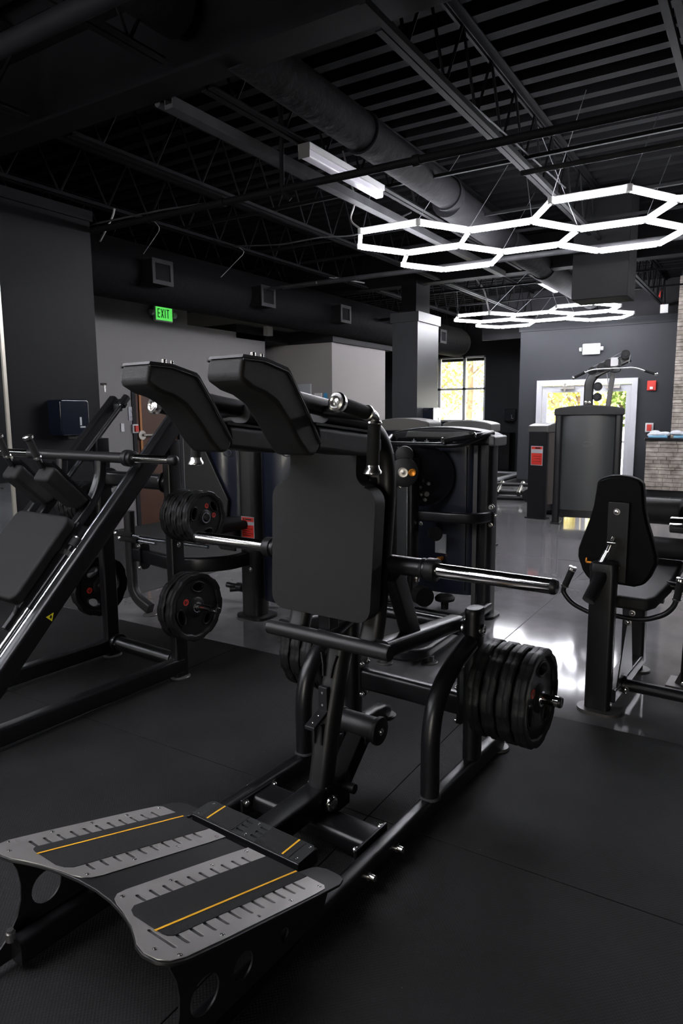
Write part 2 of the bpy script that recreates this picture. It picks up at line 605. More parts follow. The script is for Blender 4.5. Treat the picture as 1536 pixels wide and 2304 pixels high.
# wooden door in the west wall
g = G().box(-8.08, -8.03, 7.07, 7.93, 0, 2.22)
d2 = struct(obj('door_2', g, 'wood'))
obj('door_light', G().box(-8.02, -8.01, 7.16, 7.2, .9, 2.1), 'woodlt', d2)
obj('door_handle', G().cyl((-8.03, 7.17, 1.36), (-7.98, 7.17, 1.36), .07).cyl((-7.97, 7.17, 1.36), (-7.97, 7.5, 1.36), .02), 'silver', d2)
struct(obj('trim_3', G().box(-8.03, -7.98, 7.0, 7.07, 0, 2.28).box(-8.03, -7.98, 7.93, 8.0, 0, 2.28).box(-8.03, -7.98, 7.0, 8.0, 2.22, 2.29), 'darkwall'))

# girders across X
def ibeam(g, x0, x1, yc, z0, h, w=.3, t=.03):
    g.box(x0, x1, yc-w/2, yc+w/2, z0, z0+t).box(x0, x1, yc-w/2, yc+w/2, z0+h-t, z0+h).box(x0, x1, yc-.02, yc+.02, z0+t, z0+h-t)
for k, yc in enumerate((3.62, 11.1, -3.6)):
    g = G()
    ibeam(g, -12, 4.2, yc, ZB, ZD-ZB, .24)
    struct(obj('trim_%d' % (k+4), g, 'steelblk'))
# open web joists along Y
jid = 0
for k, x in enumerate((-.62, -2.06, -3.43, -4.88, -6.25, -7.7, .82, 2.2)):
    for (y0, y1) in ((-6, 3.4), (3.8, 10.9), (11.3, 19.5)):
        g = G()
        for s in (-1, 1):
            g.box(x+s*.01, x+s*.055, y0, y1, ZB+.005, ZB+.015).box(x+s*.01, x+s*.018, y0, y1, ZB+.015, ZB+.05)
            g.box(x+s*.01, x+s*.06, y0, y1, ZD-.012, ZD-.002).box(x+s*.01, x+s*.018, y0, y1, ZD-.05, ZD-.01)
        n = int((y1-y0)/.55)
        st = (y1-y0)/n
        for i in range(n):
            a = y0+i*st
            g.tube([(x, a, ZD-.03), (x, a+st/2, ZB+.03)], .012, n=6)
            g.tube([(x, a+st/2, ZB+.03), (x, a+st, ZD-.03)], .012, n=6)
        tag(obj('roof_joist', g, 'steelblk'), 'black open-web steel roof joist running towards the back of the gym', 'joist', 'open-web roof joists')
# lighter hanging channel with pipes beside it
g = G()
g.box(-3.79, -3.71, 3.75, 10.9, 3.79, 3.82).box(-3.79, -3.78, 3.75, 10.9, 3.82, 3.87).box(-3.72, -3.71, 3.75, 10.9, 3.82, 3.87)
g.tube([(-3.86, 3.75, 3.85), (-3.86, 10.9, 3.85)], .026)
tag(obj('ceiling_channel', g, 'dusty'), 'dusty light grey steel channel and conduit running under the black joists', 'channel')
g = G()
g.box(-1.99, -1.95, 3.4, 11, 3.78, 3.82)
tag(obj('cable_tray', g, 'steelblk'), 'narrow dark tray strip along the joist above the large light', 'tray')
# pipes
def pipe(name, a, b, r, label, m='steelblk', cpl=None):
    g = G().tube([a, b], r, n=12)
    a, b = V3(a), V3(b)
    L = (b-a).length
    d = (b-a).normalized()
    k = 1.0
    while k < L and cpl:
        g.cyl(a+d*k, a+d*(k+.06), r*1.35, 12)
        k += cpl
    tag(obj(name, g, m), label, 'pipe')
pipe('sprinkler_pipe', (-11, 4.82, 3.52), (4.2, 4.95, 3.52), .03, 'long thin black pipe crossing under the short unlit lamp', cpl=1.9)
pipe('sprinkler_pipe', (-1.9, 5.9, 3.62), (4.2, 5.95, 3.62), .022, 'thin black pipe at upper right above the large hexagon light', 'dusty')
pipe('sprinkler_pipe', (-11.9, 2.5, 3.72), (4.2, 2.6, 3.72), .055, 'thick black pipe in the upper left corner of the ceiling')
pipe('conduit', (-8, 9.0, 3.64), (4.2, 9.05, 3.64), .035, 'black pipe crossing between the two hexagon lights', 'dusty')
pipe('conduit', (-8, 8.3, 3.5), (-5.6, 8.35, 3.5), .02, 'short conduit beside the black column head', 'dusty')
g = G().tube([(-3.60, 4.87, 4.4), (-3.60, 4.87, 3.5), (-3.55, 4.92, 3.44)], .02, fil=.05)
tag(obj('pipe_drop', g, 'steelblk'), 'vertical black pipe with a hook end left of the unlit lamp', 'pipe')
# pipe and channel hangers crossing the joists
for i, (y, z) in enumerate(((6.4, 3.9), (7.9, 3.9), (9.0, 3.95), (12.6, 3.95), (14.0, 3.9))):
    tag(obj('bridging_bar', G().box(-8, 4.2, y, y+.03, z, z+.03), 'steelblk'), 'thin black bridging bar lying across the roof joists', 'bar', 'joist bridging bars')
# round ducts
def duct(name, path, r, label, rings=()):
    g = G().tube(path, r, n=28)
    a, b = V3(path[0]), V3(path[-1])
    d = (b-a).normalized()
    for t in rings:
        g.lathe(a+d*t, d, [(0, r*.99), (0, r+.018), (.04, r+.018), (.04, r*.99)], 28)
    return tag(obj(name, g, 'duct'), label, 'duct')
duct('air_duct', [(-3.05, 3.645, 3.99), (-3.07, 7.2, 3.95)], .155, 'wide wrapped black air duct running away above the unlit lamp', (1.6, 3.4))
duct('air_duct', [(-3.12, 7.2, 3.93), (-3.3, 15, 3.93)], .18, 'narrower far stretch of the wrapped black air duct', (2, 4))
duct('air_duct', [(-3.4, -5, 4.22), (-3.38, 3.48, 4.2)], .17, 'black air duct in front of the girder at the top', (2, 5, 7))
d = thing('supply_duct', 'long black round supply duct with square outlets along the left wall', 'duct', (-7, 4.5, 3.45))
obj('duct_body', G().tube([(0, 0, 0), (0, 12.4, 0)], .36, n=32), 'duct', d)
obj('duct_body', G().lathe((0, 12.4, 0), (0, 1, 0), [(0, .36), (.12, .33), (.22, .22), (.25, 0)]), 'duct', d)
for y in (1.75, 3.85, 6.05, 10.3):
    o = obj('outlet_box', G().box(.15, .53, y-.16, y+.16, -.2, .08), 'duct', d)
    g = G()
    g.box(.53, .545, y-.17, y+.17, -.21, -.16).box(.53, .545, y-.17, y+.17, .04, .09).box(.53, .545, y-.17, y-.125, -.16, .04).box(.53, .545, y+.125, y+.17, -.16, .04)
    obj('outlet_frame', g, 'dusty', o)
# duct hangers
for y in (6.5, 8.9, 12.2):
    g = G().tube([(-6.75, y, 4.4), (-6.75, y, 3.98)], .005, n=6).tube([(-6.75, y, 3.98), (-6.9, y, 3.82)], .005, n=6).tube([(-6.75, y, 3.98), (-6.6, y, 3.7)], .005, n=6)
    tag(obj('duct_hanger', g, 'steelblk'), 'thin wire hanger holding the round supply duct', 'hanger', 'supply duct hangers')
tag(obj('air_handler', G().box(-2.29, -1.61, 9.3, 9.82, 3.08, 4.4), 'shell', bev=.01), 'dark box-shaped air handler hanging in front of the far hexagon light', 'air handler')
g = G()
for i in range(5):
    g.box(-7.9+i*.01, -6.4, 12.1+i*.5, 12.2+i*.5, 3.45, 3.5)
tag(obj('roof_frame', g, 'steelblk'), 'dark steel rails high up behind the column', 'frame')
g = G().box(-1.2, -.2, 13.4, 13.5, 3.7, 3.78).box(-1.1, -1.0, 12.6, 13.4, 3.72, 3.78).box(-.7, -.6, 12.6, 13.6, 3.72, 3.78)
tag(obj('roof_bracket', g, 'dusty'), 'small grey steel bracket at the far upper right', 'bracket')

# ---- hexagon lights
r3 = sqrt(3)/2
def cen(c, SD):
    x, y = {1: (0, 0), 2: (0, 2*r3), 3: (1.5, r3), 4: (3, 2*r3), 5: (3, 0), 6: (4.5, r3)}[c]
    return x*SD, y*SD
def vtx(c, k, SD=.653):
    cx, cy = cen(c, SD)
    return (cx+SD*cos(radians(60*k)), cy+SD*sin(radians(60*k)))
def hexlight(name, loc, rz, label, cells=(1, 2, 3, 4, 5, 6), wires=(), SD=.46, cord=None):
    t = thing(name, label, 'light', loc, rz, 'hexagon lights')
    segs, nodes = {}, {}
    q_ = SD/.46
    for c in cells:
        for k in range(6):
            a, b = vtx(c, k, SD), vtx(c, k+1, SD)
            p = (round(a[0], 3), round(a[1], 3))
            q = (round(b[0], 3), round(b[1], 3))
            segs[tuple(sorted((p, q)))] = 1
            nodes[p] = nodes[q] = 1
    for (p, q) in segs:
        p3, q3 = V3((*p, 0)), V3((*q, 0))
        dd = (q3-p3).normalized()
        obj('light_tube', G().sweep([p3+dd*.02*q_, q3-dd*.02*q_], rr(.029*q_, .028*q_, .011*q_, 3), (0, 0, 1)), 'led', t)
        u3 = V3((0, 0, .016*q_))
        obj('tube_housing', G().sweep([p3+dd*.02*q_+u3, q3-dd*.02*q_+u3], rr(.033*q_, .008*q_, .002*q_, 2), (0, 0, 1)), 'whiteplastic', t)
    for p in nodes:
        obj('tube_joint', G().cyl((*p, -.012*q_), (*p, .028*q_), .022*q_, 12), 'whiteplastic', t)
    top = ZD-.01-loc[2]
    f = top/.875
    for c, k, dx, dy in wires:
        px, py = vtx(c, k, SD)
        obj('suspension_wire', G().tube([(px, py, .03), (px+dx*f, py+dy*f, top)], .003, n=5), 'wire', t)
    if cord:
        c, k, pts, r = cord
        px, py = vtx(c, k, SD)
        obj('power_cord', G().tube([(px+a*1.1, py+b*1.1, z*1.1) for a, b, z in pts], r, fil=.12, n=8), 'cable', t)
    return t
hexlight('hexagon_light', (-3.459, 7.04, 3.531), radians(1.3), 'large glowing honeycomb light hanging nearest, upper right', SD=.653,
         wires=[(1, 5, .1, .85), (1, 0, .1, .9), (2, 0, .1, .9), (5, 5, .1, .85), (4, 5, .1, .9), (5, 4, .25, .05), (3, 5, -.3, .7), (4, 0, .1, .8), (1, 3, -.15, .6), (3, 0, -.3, -.5)],
         cord=(1, 4, [(0, 0, .03), (-.12, -.02, .12), (-.05, 0, .28), (-.15, 0, .62), (-.25, .1, .8)], .010))
hexlight('hexagon_light', (-5.08, 13.70, 3.567), radians(-2.2), 'smaller-looking far honeycomb light hanging before the grey door wall', cells=(1, 2, 3, 4, 5), SD=.653,
         wires=[(1, 4, -.2, .3), (1, 5, .5, .8), (1, 0, .5, 1.0), (5, 4, -.35, .1), (3, 0, -.5, .2), (2, 0, .3, .8), (5, 5, .3, .6)],
         cord=(1, 5, [(0, 0, .03), (-.05, 0, .2), (-.1, 0, .4), (-.4, .1, .78)], .016))
hexlight('hexagon_light', (-4.2, -.1, 3.0), 0, 'honeycomb light hanging just above the camera')
hexlight('hexagon_light', (-5.4, -2.6, 3.0), 0, 'honeycomb light left of the picture beside the mirror wall')
hexlight('hexagon_light', (-.25, 10.7, 3.0), 0, 'honeycomb light right of the picture above the right-hand machines')
hexlight('hexagon_light', (1.6, 12.6, 3.0), 0, 'honeycomb light right of the picture before the reception')

def batten(name, loc, L, label):
    t = thing(name, label, 'light', loc, 0, 'unlit strip lamps')
    obj('lamp_body', G().box(-.06, .06, -L/2, L/2, 0, .05), 'whiteplastic', t)
    obj('lamp_lens', G().sweep([(0, -L/2, -.02), (0, L/2, -.02)], rr(.085, .08, .012, 3), (1, 0, 0)), 'lampoff', t)
    obj('end_cap', G().box(-.055, .055, -L/2-.006, -L/2, -.065, .05), 'cap', t)
batten('strip_lamp', (-3.40, 5.55, 3.80), 1.28, 'unlit white strip lamp below the wrapped duct')
batten('strip_lamp', (-3.6, 12.9, 3.95), 1.1, 'unlit white strip lamp above the far hexagon light')
batten('strip_lamp', (-9.3, 10.6, 3.2), .5, 'short unlit lamp lying on top of the low left wall')

# loose cables hanging from the joists
def cable(name, pts, r, label, m='cable'):
    tag(obj(name, G().tube(pts, r, fil=.12, n=6), m), label, 'cable')
cable('hanging_cable', [(-6.19, 5.32, 3.87), (-6.19, 5.30, 3.80), (-6.21, 5.24, 3.68), (-6.22, 5.13, 3.50)], .012, 'pale cable stub hanging beside the left wall corner')
cable('hanging_cable', [(-6.2, 5.9, 3.87), (-6.1, 5.9, 3.78), (-6.35, 5.85, 3.52)], .004, 'thin pale wire hanging above the nearest duct outlet')
cable('hanging_cable', [(-6.2, 7.4, 3.87), (-6.1, 7.4, 3.8), (-6.45, 7.3, 3.5)], .004, 'thin pale wire hanging between the first two duct outlets')
cable('loose_cable', [(-6.2, 6.9, 3.87), (-5.9, 6.9, 3.75), (-5.2, 7.0, 3.7), (-4.7, 7.1, 3.74), (-4.3, 7.2, 3.72), (-3.9, 7.3, 3.82), (-3.6, 7.3, 3.9)], .009, 'pale wavy cable running left of the column head', 'dusty')
cable('loose_cable', [(-6.2, 4.9, 3.6), (-5.2, 5.1, 3.66), (-4.6, 5.2, 3.66), (-3.95, 5.4, 3.72), (-3.75, 5.5, 3.79)], .009, 'thin cable looped from the left wall to the grey channel', 'dusty')
cable('loose_cable', [(-2.28, 3.8, 4.3), (-2.2, 4.1, 4.1), (-2.1, 4.5, 3.95), (-2.05, 5.2, 3.93), (-1.95, 7.5, 3.93)], .008, 'thin pale cable along the joist above the large light', 'dusty')
cable('junction_cable', [(-8.0, 10.4, 3.5), (-7.9, 10.3, 3.4), (-7.85, 10.2, 3.28)], .01, 'short white cable on the low left wall top')
tag(obj('junction_box', G().box(-7.95, -7.85, 10.1, 10.25, 3.08, 3.24), 'whiteplastic'), 'small white junction box on the low left wall top', 'junction box')
tag(obj('junction_box', G().box(-2.1, -1.95, 15.9, 16.0, 3.68, 3.85), 'whiteplastic'), 'small white junction box above the door wall', 'junction box')
cable('loose_cable', [(-2.05, 15.95, 3.85), (-2.15, 15.95, 3.95), (-2.1, 15.95, 4.15)], .02, 'red and white cable end above the door wall', 'red')
cable('loose_cable', [(-6.25, 9.7, 3.86), (-6.1, 10.0, 3.85), (-6.0, 10.4, 3.85)], .012, 'pale cable stretch behind the column head')

# ---- things on the walls
def dispenser(loc, rz, label, k=1):
    t = thing('towel_dispenser', label, 'towel dispenser', loc, rz, 'paper towel dispensers')
    obj('housing', G().prism([(-.165, 0, -.10), (-.165, 0, .17), (-.15, 0, .19), (.15, 0, .19), (.165, 0, .17), (.165, 0, -.10), (.14, 0, -.16), (-.14, 0, -.16)], (0, -.2, 0)), 'gloss', t, bev=.025, seg=4)
    obj('paper_slot', G().box(-.05, .05, -.14, -.04, -.2, -.15), 'plastic', t, bev=.01)
    obj('paper_symbol', G().box(.05, .07, -.203, -.2, -.06, .02).box(.05, .11, -.203, -.2, -.085, -.07), 'label', t)
    return t
dispenser((-6.0, 4.37, 1.62), radians(90), 'glossy dark paper towel dispenser on the left wall')
dispenser((-5.17, 11.15, 1.56), radians(90), 'glossy dark paper towel dispenser on the column')
dispenser((-6.35, 19.5, 1.58), 0, 'small-looking dark towel dispenser on the far alcove wall')

def exit_sign(loc, rz, lit, label):
    t = thing('exit_sign', label, 'exit sign', loc, rz)
    obj('housing', G().box(-.19, .19, -.05, 0, -.12, .12), 'whiteplastic', t, bev=.02)
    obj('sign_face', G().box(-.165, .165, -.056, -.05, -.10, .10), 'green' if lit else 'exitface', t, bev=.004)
    for s in (-1, 1):
        obj('emergency_lamp', G().cyl((s*.2, -.03, 0), (s*.25, -.03, 0), .045, 14), 'whiteplastic', t)
    g = G()
    y0, y1 = -.060, -.056
    w, h, b = .045, .065, .013
    xs0 = [-.135, -.065, .0, .05]
    x = -.135
    g.box(x, x+b, y0, y1, -h, h)
    for zz in (-h, -b/2, h-b):
        g.box(x, x+w, y0, y1, zz, zz+b)
    x = -.07
    for sgn in (1, -1):
        g.prism([(x, y0, -h*sgn), (x+b, y0, -h*sgn), (x+w+.012, y0, h*sgn), (x+w+.012-b, y0, h*sgn)], (0, y1-y0, 0))
    x = .01
    g.box(x, x+b, y0, y1, -h, h)
    x = .045
    g.box(x+.02, x+.02+b, y0, y1, -h, h).box(x, x+.053, y0, y1, h-b, h)
    obj('lettering', g, mat('exit_letters', (.02, .12, .03), .5) if lit else mat('exit_letters_pale', (.3, .62, .36), .5), t)
    return t
exit_sign((-7.98, 7.66, 3.18), radians(90), True, 'lit green EXIT sign on the grey wall under the duct')
exit_sign((-3.45, 15.98, 3.03), 0, False, 'white EXIT sign washed out above the double door')
def fire(loc, rz, s, label, name='fire_alarm', strobe=True):
    t = thing(name, label, 'fire alarm', loc, rz)
    if strobe:
        obj('housing', G().box(-.09*s, .09*s, -.05, 0, -.11*s, .10*s), 'red', t, bev=.015)
        obj('strobe', G().box(-.03*s, .03*s, -.07, -.05, -.08*s, -.03*s), 'whiteplastic', t)
    else:
        obj('backing', G().box(-.09*s, .09*s, -.04, 0, -.11*s, .11*s), 'whiteplastic', t, bev=.01)
        obj('pull_handle', G().box(-.05*s, .05*s, -.07, -.04, -.075*s, .075*s), 'red', t)
    return t
fire((-2.19, 16, 2.21), 0, 1, 'red fire alarm strobe right of the double door')
fire((-2.19, 16, 1.32), 0, .9, 'white and red pull station right of the double door', 'pull_station', False)
fire((-8, 7.03, 1.46), radians(90), .6, 'small white and red pull station beside the wooden door', 'pull_station', False)
t = thing('wall_notice', 'grey notice plate on the wall beside the wooden door', 'notice', (-8, 6.99, 1.68), radians(90))
obj('plate', G().box(-.055, .055, -.012, 0, -.1, .1), 'label', t)
obj('print', G().box(-.03, .03, -.014, -.012, -.05, -.045).prism([(-.02, -.014, .05), (-.015, -.014, .05), (.02, -.014, -.01), (.015, -.014, -.01)], (0, .002, 0)), 'plastic', t)
tag(obj('light_switch', G().box(-8, -7.985, 6.78, 6.84, 1.42, 1.54), 'whiteplastic', bev=.004), 'small white light switch on the grey wall', 'switch')
# mirror leaning along the left wall
t = thing('wall_mirror', 'tall wall mirror with pale edge at the far left', 'mirror', (-5.985, 0, 0))
obj('mirror_glass', G().box(0, .006, -2.5, 3.76, .25, 3.0), 'mirror', t)
obj('mirror_edge', G().box(0, .018, 3.76, 3.79, .25, 3.0), 'bronze', t)
# handset thing on the corner
tag(obj('wall_hook', G().cyl((-6.0, 4.85, 1.98), (-5.96, 4.90, 1.98), .012).cyl((-5.975, 4.885, 1.90), (-5.975, 4.885, 1.99), .010), 'bolt'), 'small chrome hook at the left wall corner', 'hook')
# posters on the block wall
tag(obj('wall_picture', G().box(-7.82, -7.52, 10.96, 11.0, 1.9, 2.23), 'label'), 'pale framed picture partly hidden behind the right shoulder pad', 'picture')
tag(obj('wall_picture', G().box(-7.44, -7.28, 10.97, 11.0, 1.8, 2.05), 'whiteplastic'), 'white poster strip on the grey block wall', 'poster')
tag(obj('wall_picture', G().box(-7.24, -7.12, 10.97, 11.0, 1.78, 1.94).box(-7.22, -7.14, 10.965, 10.97, 1.94, 2.05), 'blueart'), 'small blue poster on the grey block wall', 'poster')

# ---- stone reception counter and pillar
def stones(g, x0, x1, y, z0, z1, dirn='y'):
    z = z0
    while z < z1-.01:
        h = min(random.choice((.05, .07, .085)), z1-z)
        x = x0
        while x < x1-.01:
            w = min(random.uniform(.12, .34), x1-x)
            dpt = random.uniform(.0, .035)
            if dirn == 'y':
                g.box(x+.002, x+w-.002, y-.03-dpt, y+.02, z+.004, z+h-.004)
            else:
                g.box(y-.02, y+.03+dpt, x+.002, x+w-.002, z+.002, z+h-.002)
            x += w
        z += h
t = thing('reception_counter', 'stacked-stone reception counter at the far right', 'counter', (0, 0, 0))
obj('core', G().box(-2.0, -.2, 14.56, 15.2, .14, 1.1), 'plastic', t)
g = G()
stones(g, -2.03, -.2, 14.55, .14, 1.1)
obj('stone_cladding', g, 'stone', t)
obj('plinth', G().box(-1.99, -.2, 14.58, 15.2, 0, .14), 'plastic', t)
obj('countertop', G().box(-2.06, -.15, 14.46, 15.25, 1.1, 1.15), 'screen', t, bev=.006)
t = thing('stone_pillar', 'stacked-stone pillar rising behind the reception counter', 'pillar', (0, 0, 0))
obj('core', G().box(-1.68, -1.0, 15.4, 15.9, 0, 4.4), 'plastic', t)
g = G()
stones(g, -1.7, -1.0, 15.4, 1.15, 4.3)
obj('stone_cladding', g, 'stone', t)
for i, (x, w) in enumerate(((-1.85, .34), (-1.42, .3))):
    t = thing('towel_pile', ('crumpled white towels on the left of the stone counter', 'crumpled white towels on the right of the stone counter')[i], 'towels', (x, 14.75, 1.15), 0, 'towels on the counter')
    g = G()
    for k in range(9):
        g.sph((random.uniform(-w/2, w/2)*.8, random.uniform(-.08, .08), .05+random.uniform(0, .06)), .07, (1.5, .9, .6), 10)
    obj('white_towels', g, 'towel', t)
    obj('blue_towel', G().box(-w/2, w/2, -.12, .1, 0, .045), 'bluetowel', t, bev=.015)

# pale bordered pit frame on the floor of the alcove
t = thing('floor_frame', 'white edged low platform on the floor left of the door wall', 'platform', (0, 0, 0))
obj('white_border', G().box(-6.6, -5.5, 15.9, 16.15, .02, .06).box(-5.7, -5.5, 16.15, 18.2, .02, .06).box(-6.6, -5.5, 18.2, 18.3, .02, .06), 'white', t)
obj('platform_base', G().box(-6.7, -5.48, 15.8, 18.32, 0, .02), 'plastic', t)
tag(obj('black_cabinet', G().box(-7.1, -6.2, 18.9, 19.4, 0, 1.1), 'screen', bev=.01), 'low black cabinet against the alcove wall', 'cabinet')
# push sled
t = thing('push_sled', 'low black tubular sled frame on the floor beyond the navy machine', 'sled', (-4.35, 12.6, 0), radians(10))
obj('runner', G().tube([(-.6, 0, .06), (.65, 0, .06)], .05), 'black', t)
obj('runner', G().tube([(-.6, .6, .06), (.65, .6, .06)], .05), 'black', t)
for x in (-.4, 0, .4):
    obj('crossbar', G().tube([(x, -.05, .14), (x, .65, .28)], .04), 'black', t)
obj('crossbar', G().tube([(-.6, .1, .16), (.6, .1, .16)], .035), 'black', t)
obj('crossbar', G().tube([(-.6, .45, .26), (.6, .45, .26)], .035), 'black', t)
obj('wheel', G().cyl((.6, -.1, .12), (.6, -.02, .12), .12), 'rubber', t)
# ------------------------------------------------------------------ weight plates (axis along local x, outer face at +x)
def make_plate(R, t, name, label, group):
    root = thing(name, label, 'weight plate', (0, 0, 0), 0, group)
    k = R/.21
    def ring(cy, cz, ry, rz, rot=0, n=28):
        return [(0, cy+ry*cos(a)*cos(rot)-rz*sin(a)*sin(rot), cz+ry*cos(a)*sin(rot)+rz*sin(a)*cos(rot)) for a in [2*pi*i/n for i in range(n)]]
    outer = ring(0, 0, R*.93, R*.93, n=56)
    hub = ring(0, 0, .0255, .0255, n=24)
    holes = []
    for i in range(3):
        a = radians(80+120*i)
        holes.append(ring(.122*k*cos(a), .122*k*sin(a), .030*k, .052*k, a))
    g = G()
    g.holed([outer, hub]+holes, (t*.55, 0, 0))
    bmesh.ops.translate(g.bm, verts=g.bm.verts, vec=(t*.22, 0, 0))
    def lobes(a):
        m_ = (a*9/(2*pi)) % 1
        return 1.0 if m_ < .62 else .972
    def lathe2(prof, n=108):
        g.lathe((0, 0, 0), (1, 0, 0), prof, n, lobes)
    lathe2([(t*.04, R*.80), (0, R*.84), (0, R*.975), (t*.12, R), (t*.46, R), (t*.5, R*.992), (t*.54, R), (t*.88, R), (t, R*.975), (t, R*.86), (t*.94, R*.83), (t*.78, R*.81), (t*.3, R*.80), (t*.04, R*.80)])
    g.lathe((0, 0, 0), (1, 0, 0), [(0, .027), (0, .05*k), (t*.2, .062*k), (t*.8, .062*k), (t*.97, .048*k), (t*.97, .027), (0, .027)], 32)
    for i, h in enumerate(holes):
        g.sweep([(t*.78, p[1], p[2]) for p in h]+[(t*.78, h[0][1], h[0][2])], circ(.0055*k, 6), caps=False)
    obj('rubber_body', g, 'rubber', root)
    obj('hub_ring', G().lathe((0, 0, 0), (1, 0, 0), [(t*.9, .0255), (t*1.02, .0255), (t*1.02, .033), (t*.9, .034), (t*.9, .0255)], 28), 'rodsteel', root)
    for i, a in enumerate((radians(150),) if R > .2 else (radians(165), radians(238))):
        cy, cz = .092*k*cos(a), .092*k*sin(a)
        s = obj('red_logo_disc', G().cyl((t*.76, cy, cz), (t*.80, cy, cz), .020*k, 24), 'red', root)
        g = G()
        g.box(t*.8, t*.81, cy-.010*k, cy-.004*k, cz-.011*k, cz+.011*k).box(t*.8, t*.81, cy-.001*k, cy+.004*k, cz-.011*k, cz+.006*k).box(t*.8, t*.81, cy+.007*k, cy+.011*k, cz-.006*k, cz+.009*k)
        obj('logo_mark', g, 'plastic', s)
    return root
PLATE = make_plate(.213, .056, 'weight_plate', 'x', 'x')
PLATE_S = make_plate(.158, .042, 'weight_plate', 'x', 'x')
used = {}
def put_plate(proto, O, v, u, z, label, group, spin=0, flip=False):
    c, s_ = cos(PSI), sin(PSI)
    rot = (radians(spin), 0, PSI+(pi if flip else 0))
    loc = local(O, v, u, z)
    if id(proto) not in used:
        used[id(proto)] = 1
        proto.location, proto.rotation_euler = loc, rot
        proto['label'], proto['group'] = label, group
        return proto
    return dup(proto, loc, label, rot, group)

def foot_disc(g, x, y, r=.045, z=0):
    g.lathe((x, y, z), (0, 0, 1), [(0, 0), (0, r), (.008, r+.002), (.014, r-.004), (.014, 0)], 24)

# ------------------------------------------------------------------ the squat machine in front
O1 = (-1.399, 2.438)
Q = thing('squat_machine', 'large black plate-loaded standing squat machine with two shoulder pads, in the foreground', 'gym machine', (*O1, .004), PSI)
for s in (1, -1):
    g = G()
    pr = rr(.064, .084, .02)
    path = [(s*.326, -1.42, .0585), (s*.326, .56, .0585), (s*.326, .63, .052), (s*.326, .675, .035), (s*.326, .69, .014)]
    g.sweep(path, pr, (1, 0, 0), 0, scales=[1, 1, 1, .93, .75])
    r_ = obj('base_rail', g, 'black', Q)
    g = G()
    foot_disc(g, s*.326, .695, .05)
    obj('foot_pad', g, 'cap', r_)
    g = G()
    for y in (-.535, -.345):
        g.cyl((s*.358, y, .06), (s*.385, y, .06), .0115, 16)
        g.cyl((s*.355, y, .06), (s*.362, y, .06), .016, 16)
    obj('bolt', g, 'bolt', r_)
    # upright
    g = G().sweep([(s*.326, .375, .095), (s*.326, .375, .775)], rr(.07, .105, .034), (1, 0, 0))
    p_ = obj('upright', g, 'black', Q)
    g = G().sweep([(s*.326, .375, .772), (s*.326, .375, .788), (s*.326, .375, .797), (s*.326, .375, .80)], rr(.07, .105, .034), (1, 0, 0), scales=[1.03, 1.03, .9, .55])
    obj('end_cap', g, 'plastic', p_)
    g = G().lathe((s*.36, .375, .698), (s, 0, 0), [(0, 0), (0, .028), (.006, .029), (.012, .024), (.014, .012), (.010, .010), (.010, 0)], 20)
    obj('pivot_bolt', g, 'chrome', p_)
    g = G().tube([(s*.326, -.03, .09), (s*.326, -.03, .36), (s*.326, .0, .47), (s*.326, .07, .545), (s*.326, .17, .60), (s*.326, .33, .645)], .0385, fil=.09, n=22)
    obj('curved_brace', g, 'black', Q)
    g = G().lathe((s*.326, -.03, .097), (0, 0, 1), [(0, .046), (.006, .043), (.010, .039)], 22)
    obj('weld_seam', g, 'dusty', Q)
# crossbar between the uprights
g = G().sweep([(-.27, .375, .338), (.27, .375, .338)], rr(.06, .105, .02), (0, 1, 0))
cb = obj('rear_crossbar', g, 'black', Q)
for s in (1, -1):
    g = G().sweep([(s*.262, .375, .375), (s*.275, .375, .375)], rr(.07, .27, .03), (0, 1, 0))
    obj('flange', g, 'black', cb)
    g = G()
    for z in (.485, .418, .262):
        g.bolt((s*.262, .35, z), (-s, 0, 0), .010, .012).bolt((s*.262, .40, z), (-s, 0, 0), .010, .012)
    obj('bolt', g, 'bolt', cb)
# front cross member
g = G().sweep([(-.272, -.375, .062), (.272, -.375, .062)], rr(.13, .072, .022), (0, 1, 0))
fb = obj('front_crossbar', g, 'black', Q)
for s in (1, -1):
    obj('flange', G().box(s*.272, s*.285, -.50, -.29, .025, .105), 'black', fb, bev=.004)
    g = G()
    for y in (-.48, -.31):
        g.bolt((s*.270, y, .088), (-s, 0, .25), .010, .012)
    obj('bolt', g, 'bolt', fb)
# pivot block, forward beam, step
g = G().box(-.05, -.035, -.36, -.20, .06, .20).box(.035, .05, -.36, -.20, .06, .20)
obj('pivot_bracket', g, 'black', Q, bev=.006)
g = G()
g.cyl((-.075, -.33, .14), (.075, -.33, .14), .022).cyl((-.10, -.24, .155), (.10, -.24, .155), .02)
obj('pivot_shaft', g, 'black', Q)
g = G().lathe((.058, -.352, .138), (1, 0, 0), [(0, .03), (.012, .031), (.02, .026), (.024, .018), (.022, .01), (.022, 0)], 20)
obj('pivot_bolt', g, 'chrome', Q)
obj('pivot_bolt', G().lathe((-.058, -.352, .138), (-1, 0, 0), [(0, .03), (.012, .031), (.02, .026), (.02, 0)], 20), 'chrome', Q)
g = G().sweep([(0, -.76, .150), (0, -.30, .150)], rr(.094, .092, .012), (1, 0, 0))
obj('front_beam', g, 'black', Q)
st = obj('calf_step', G().box(-.252, .252, -.785, -.68, .152, .205), 'black', Q, bev=.006)
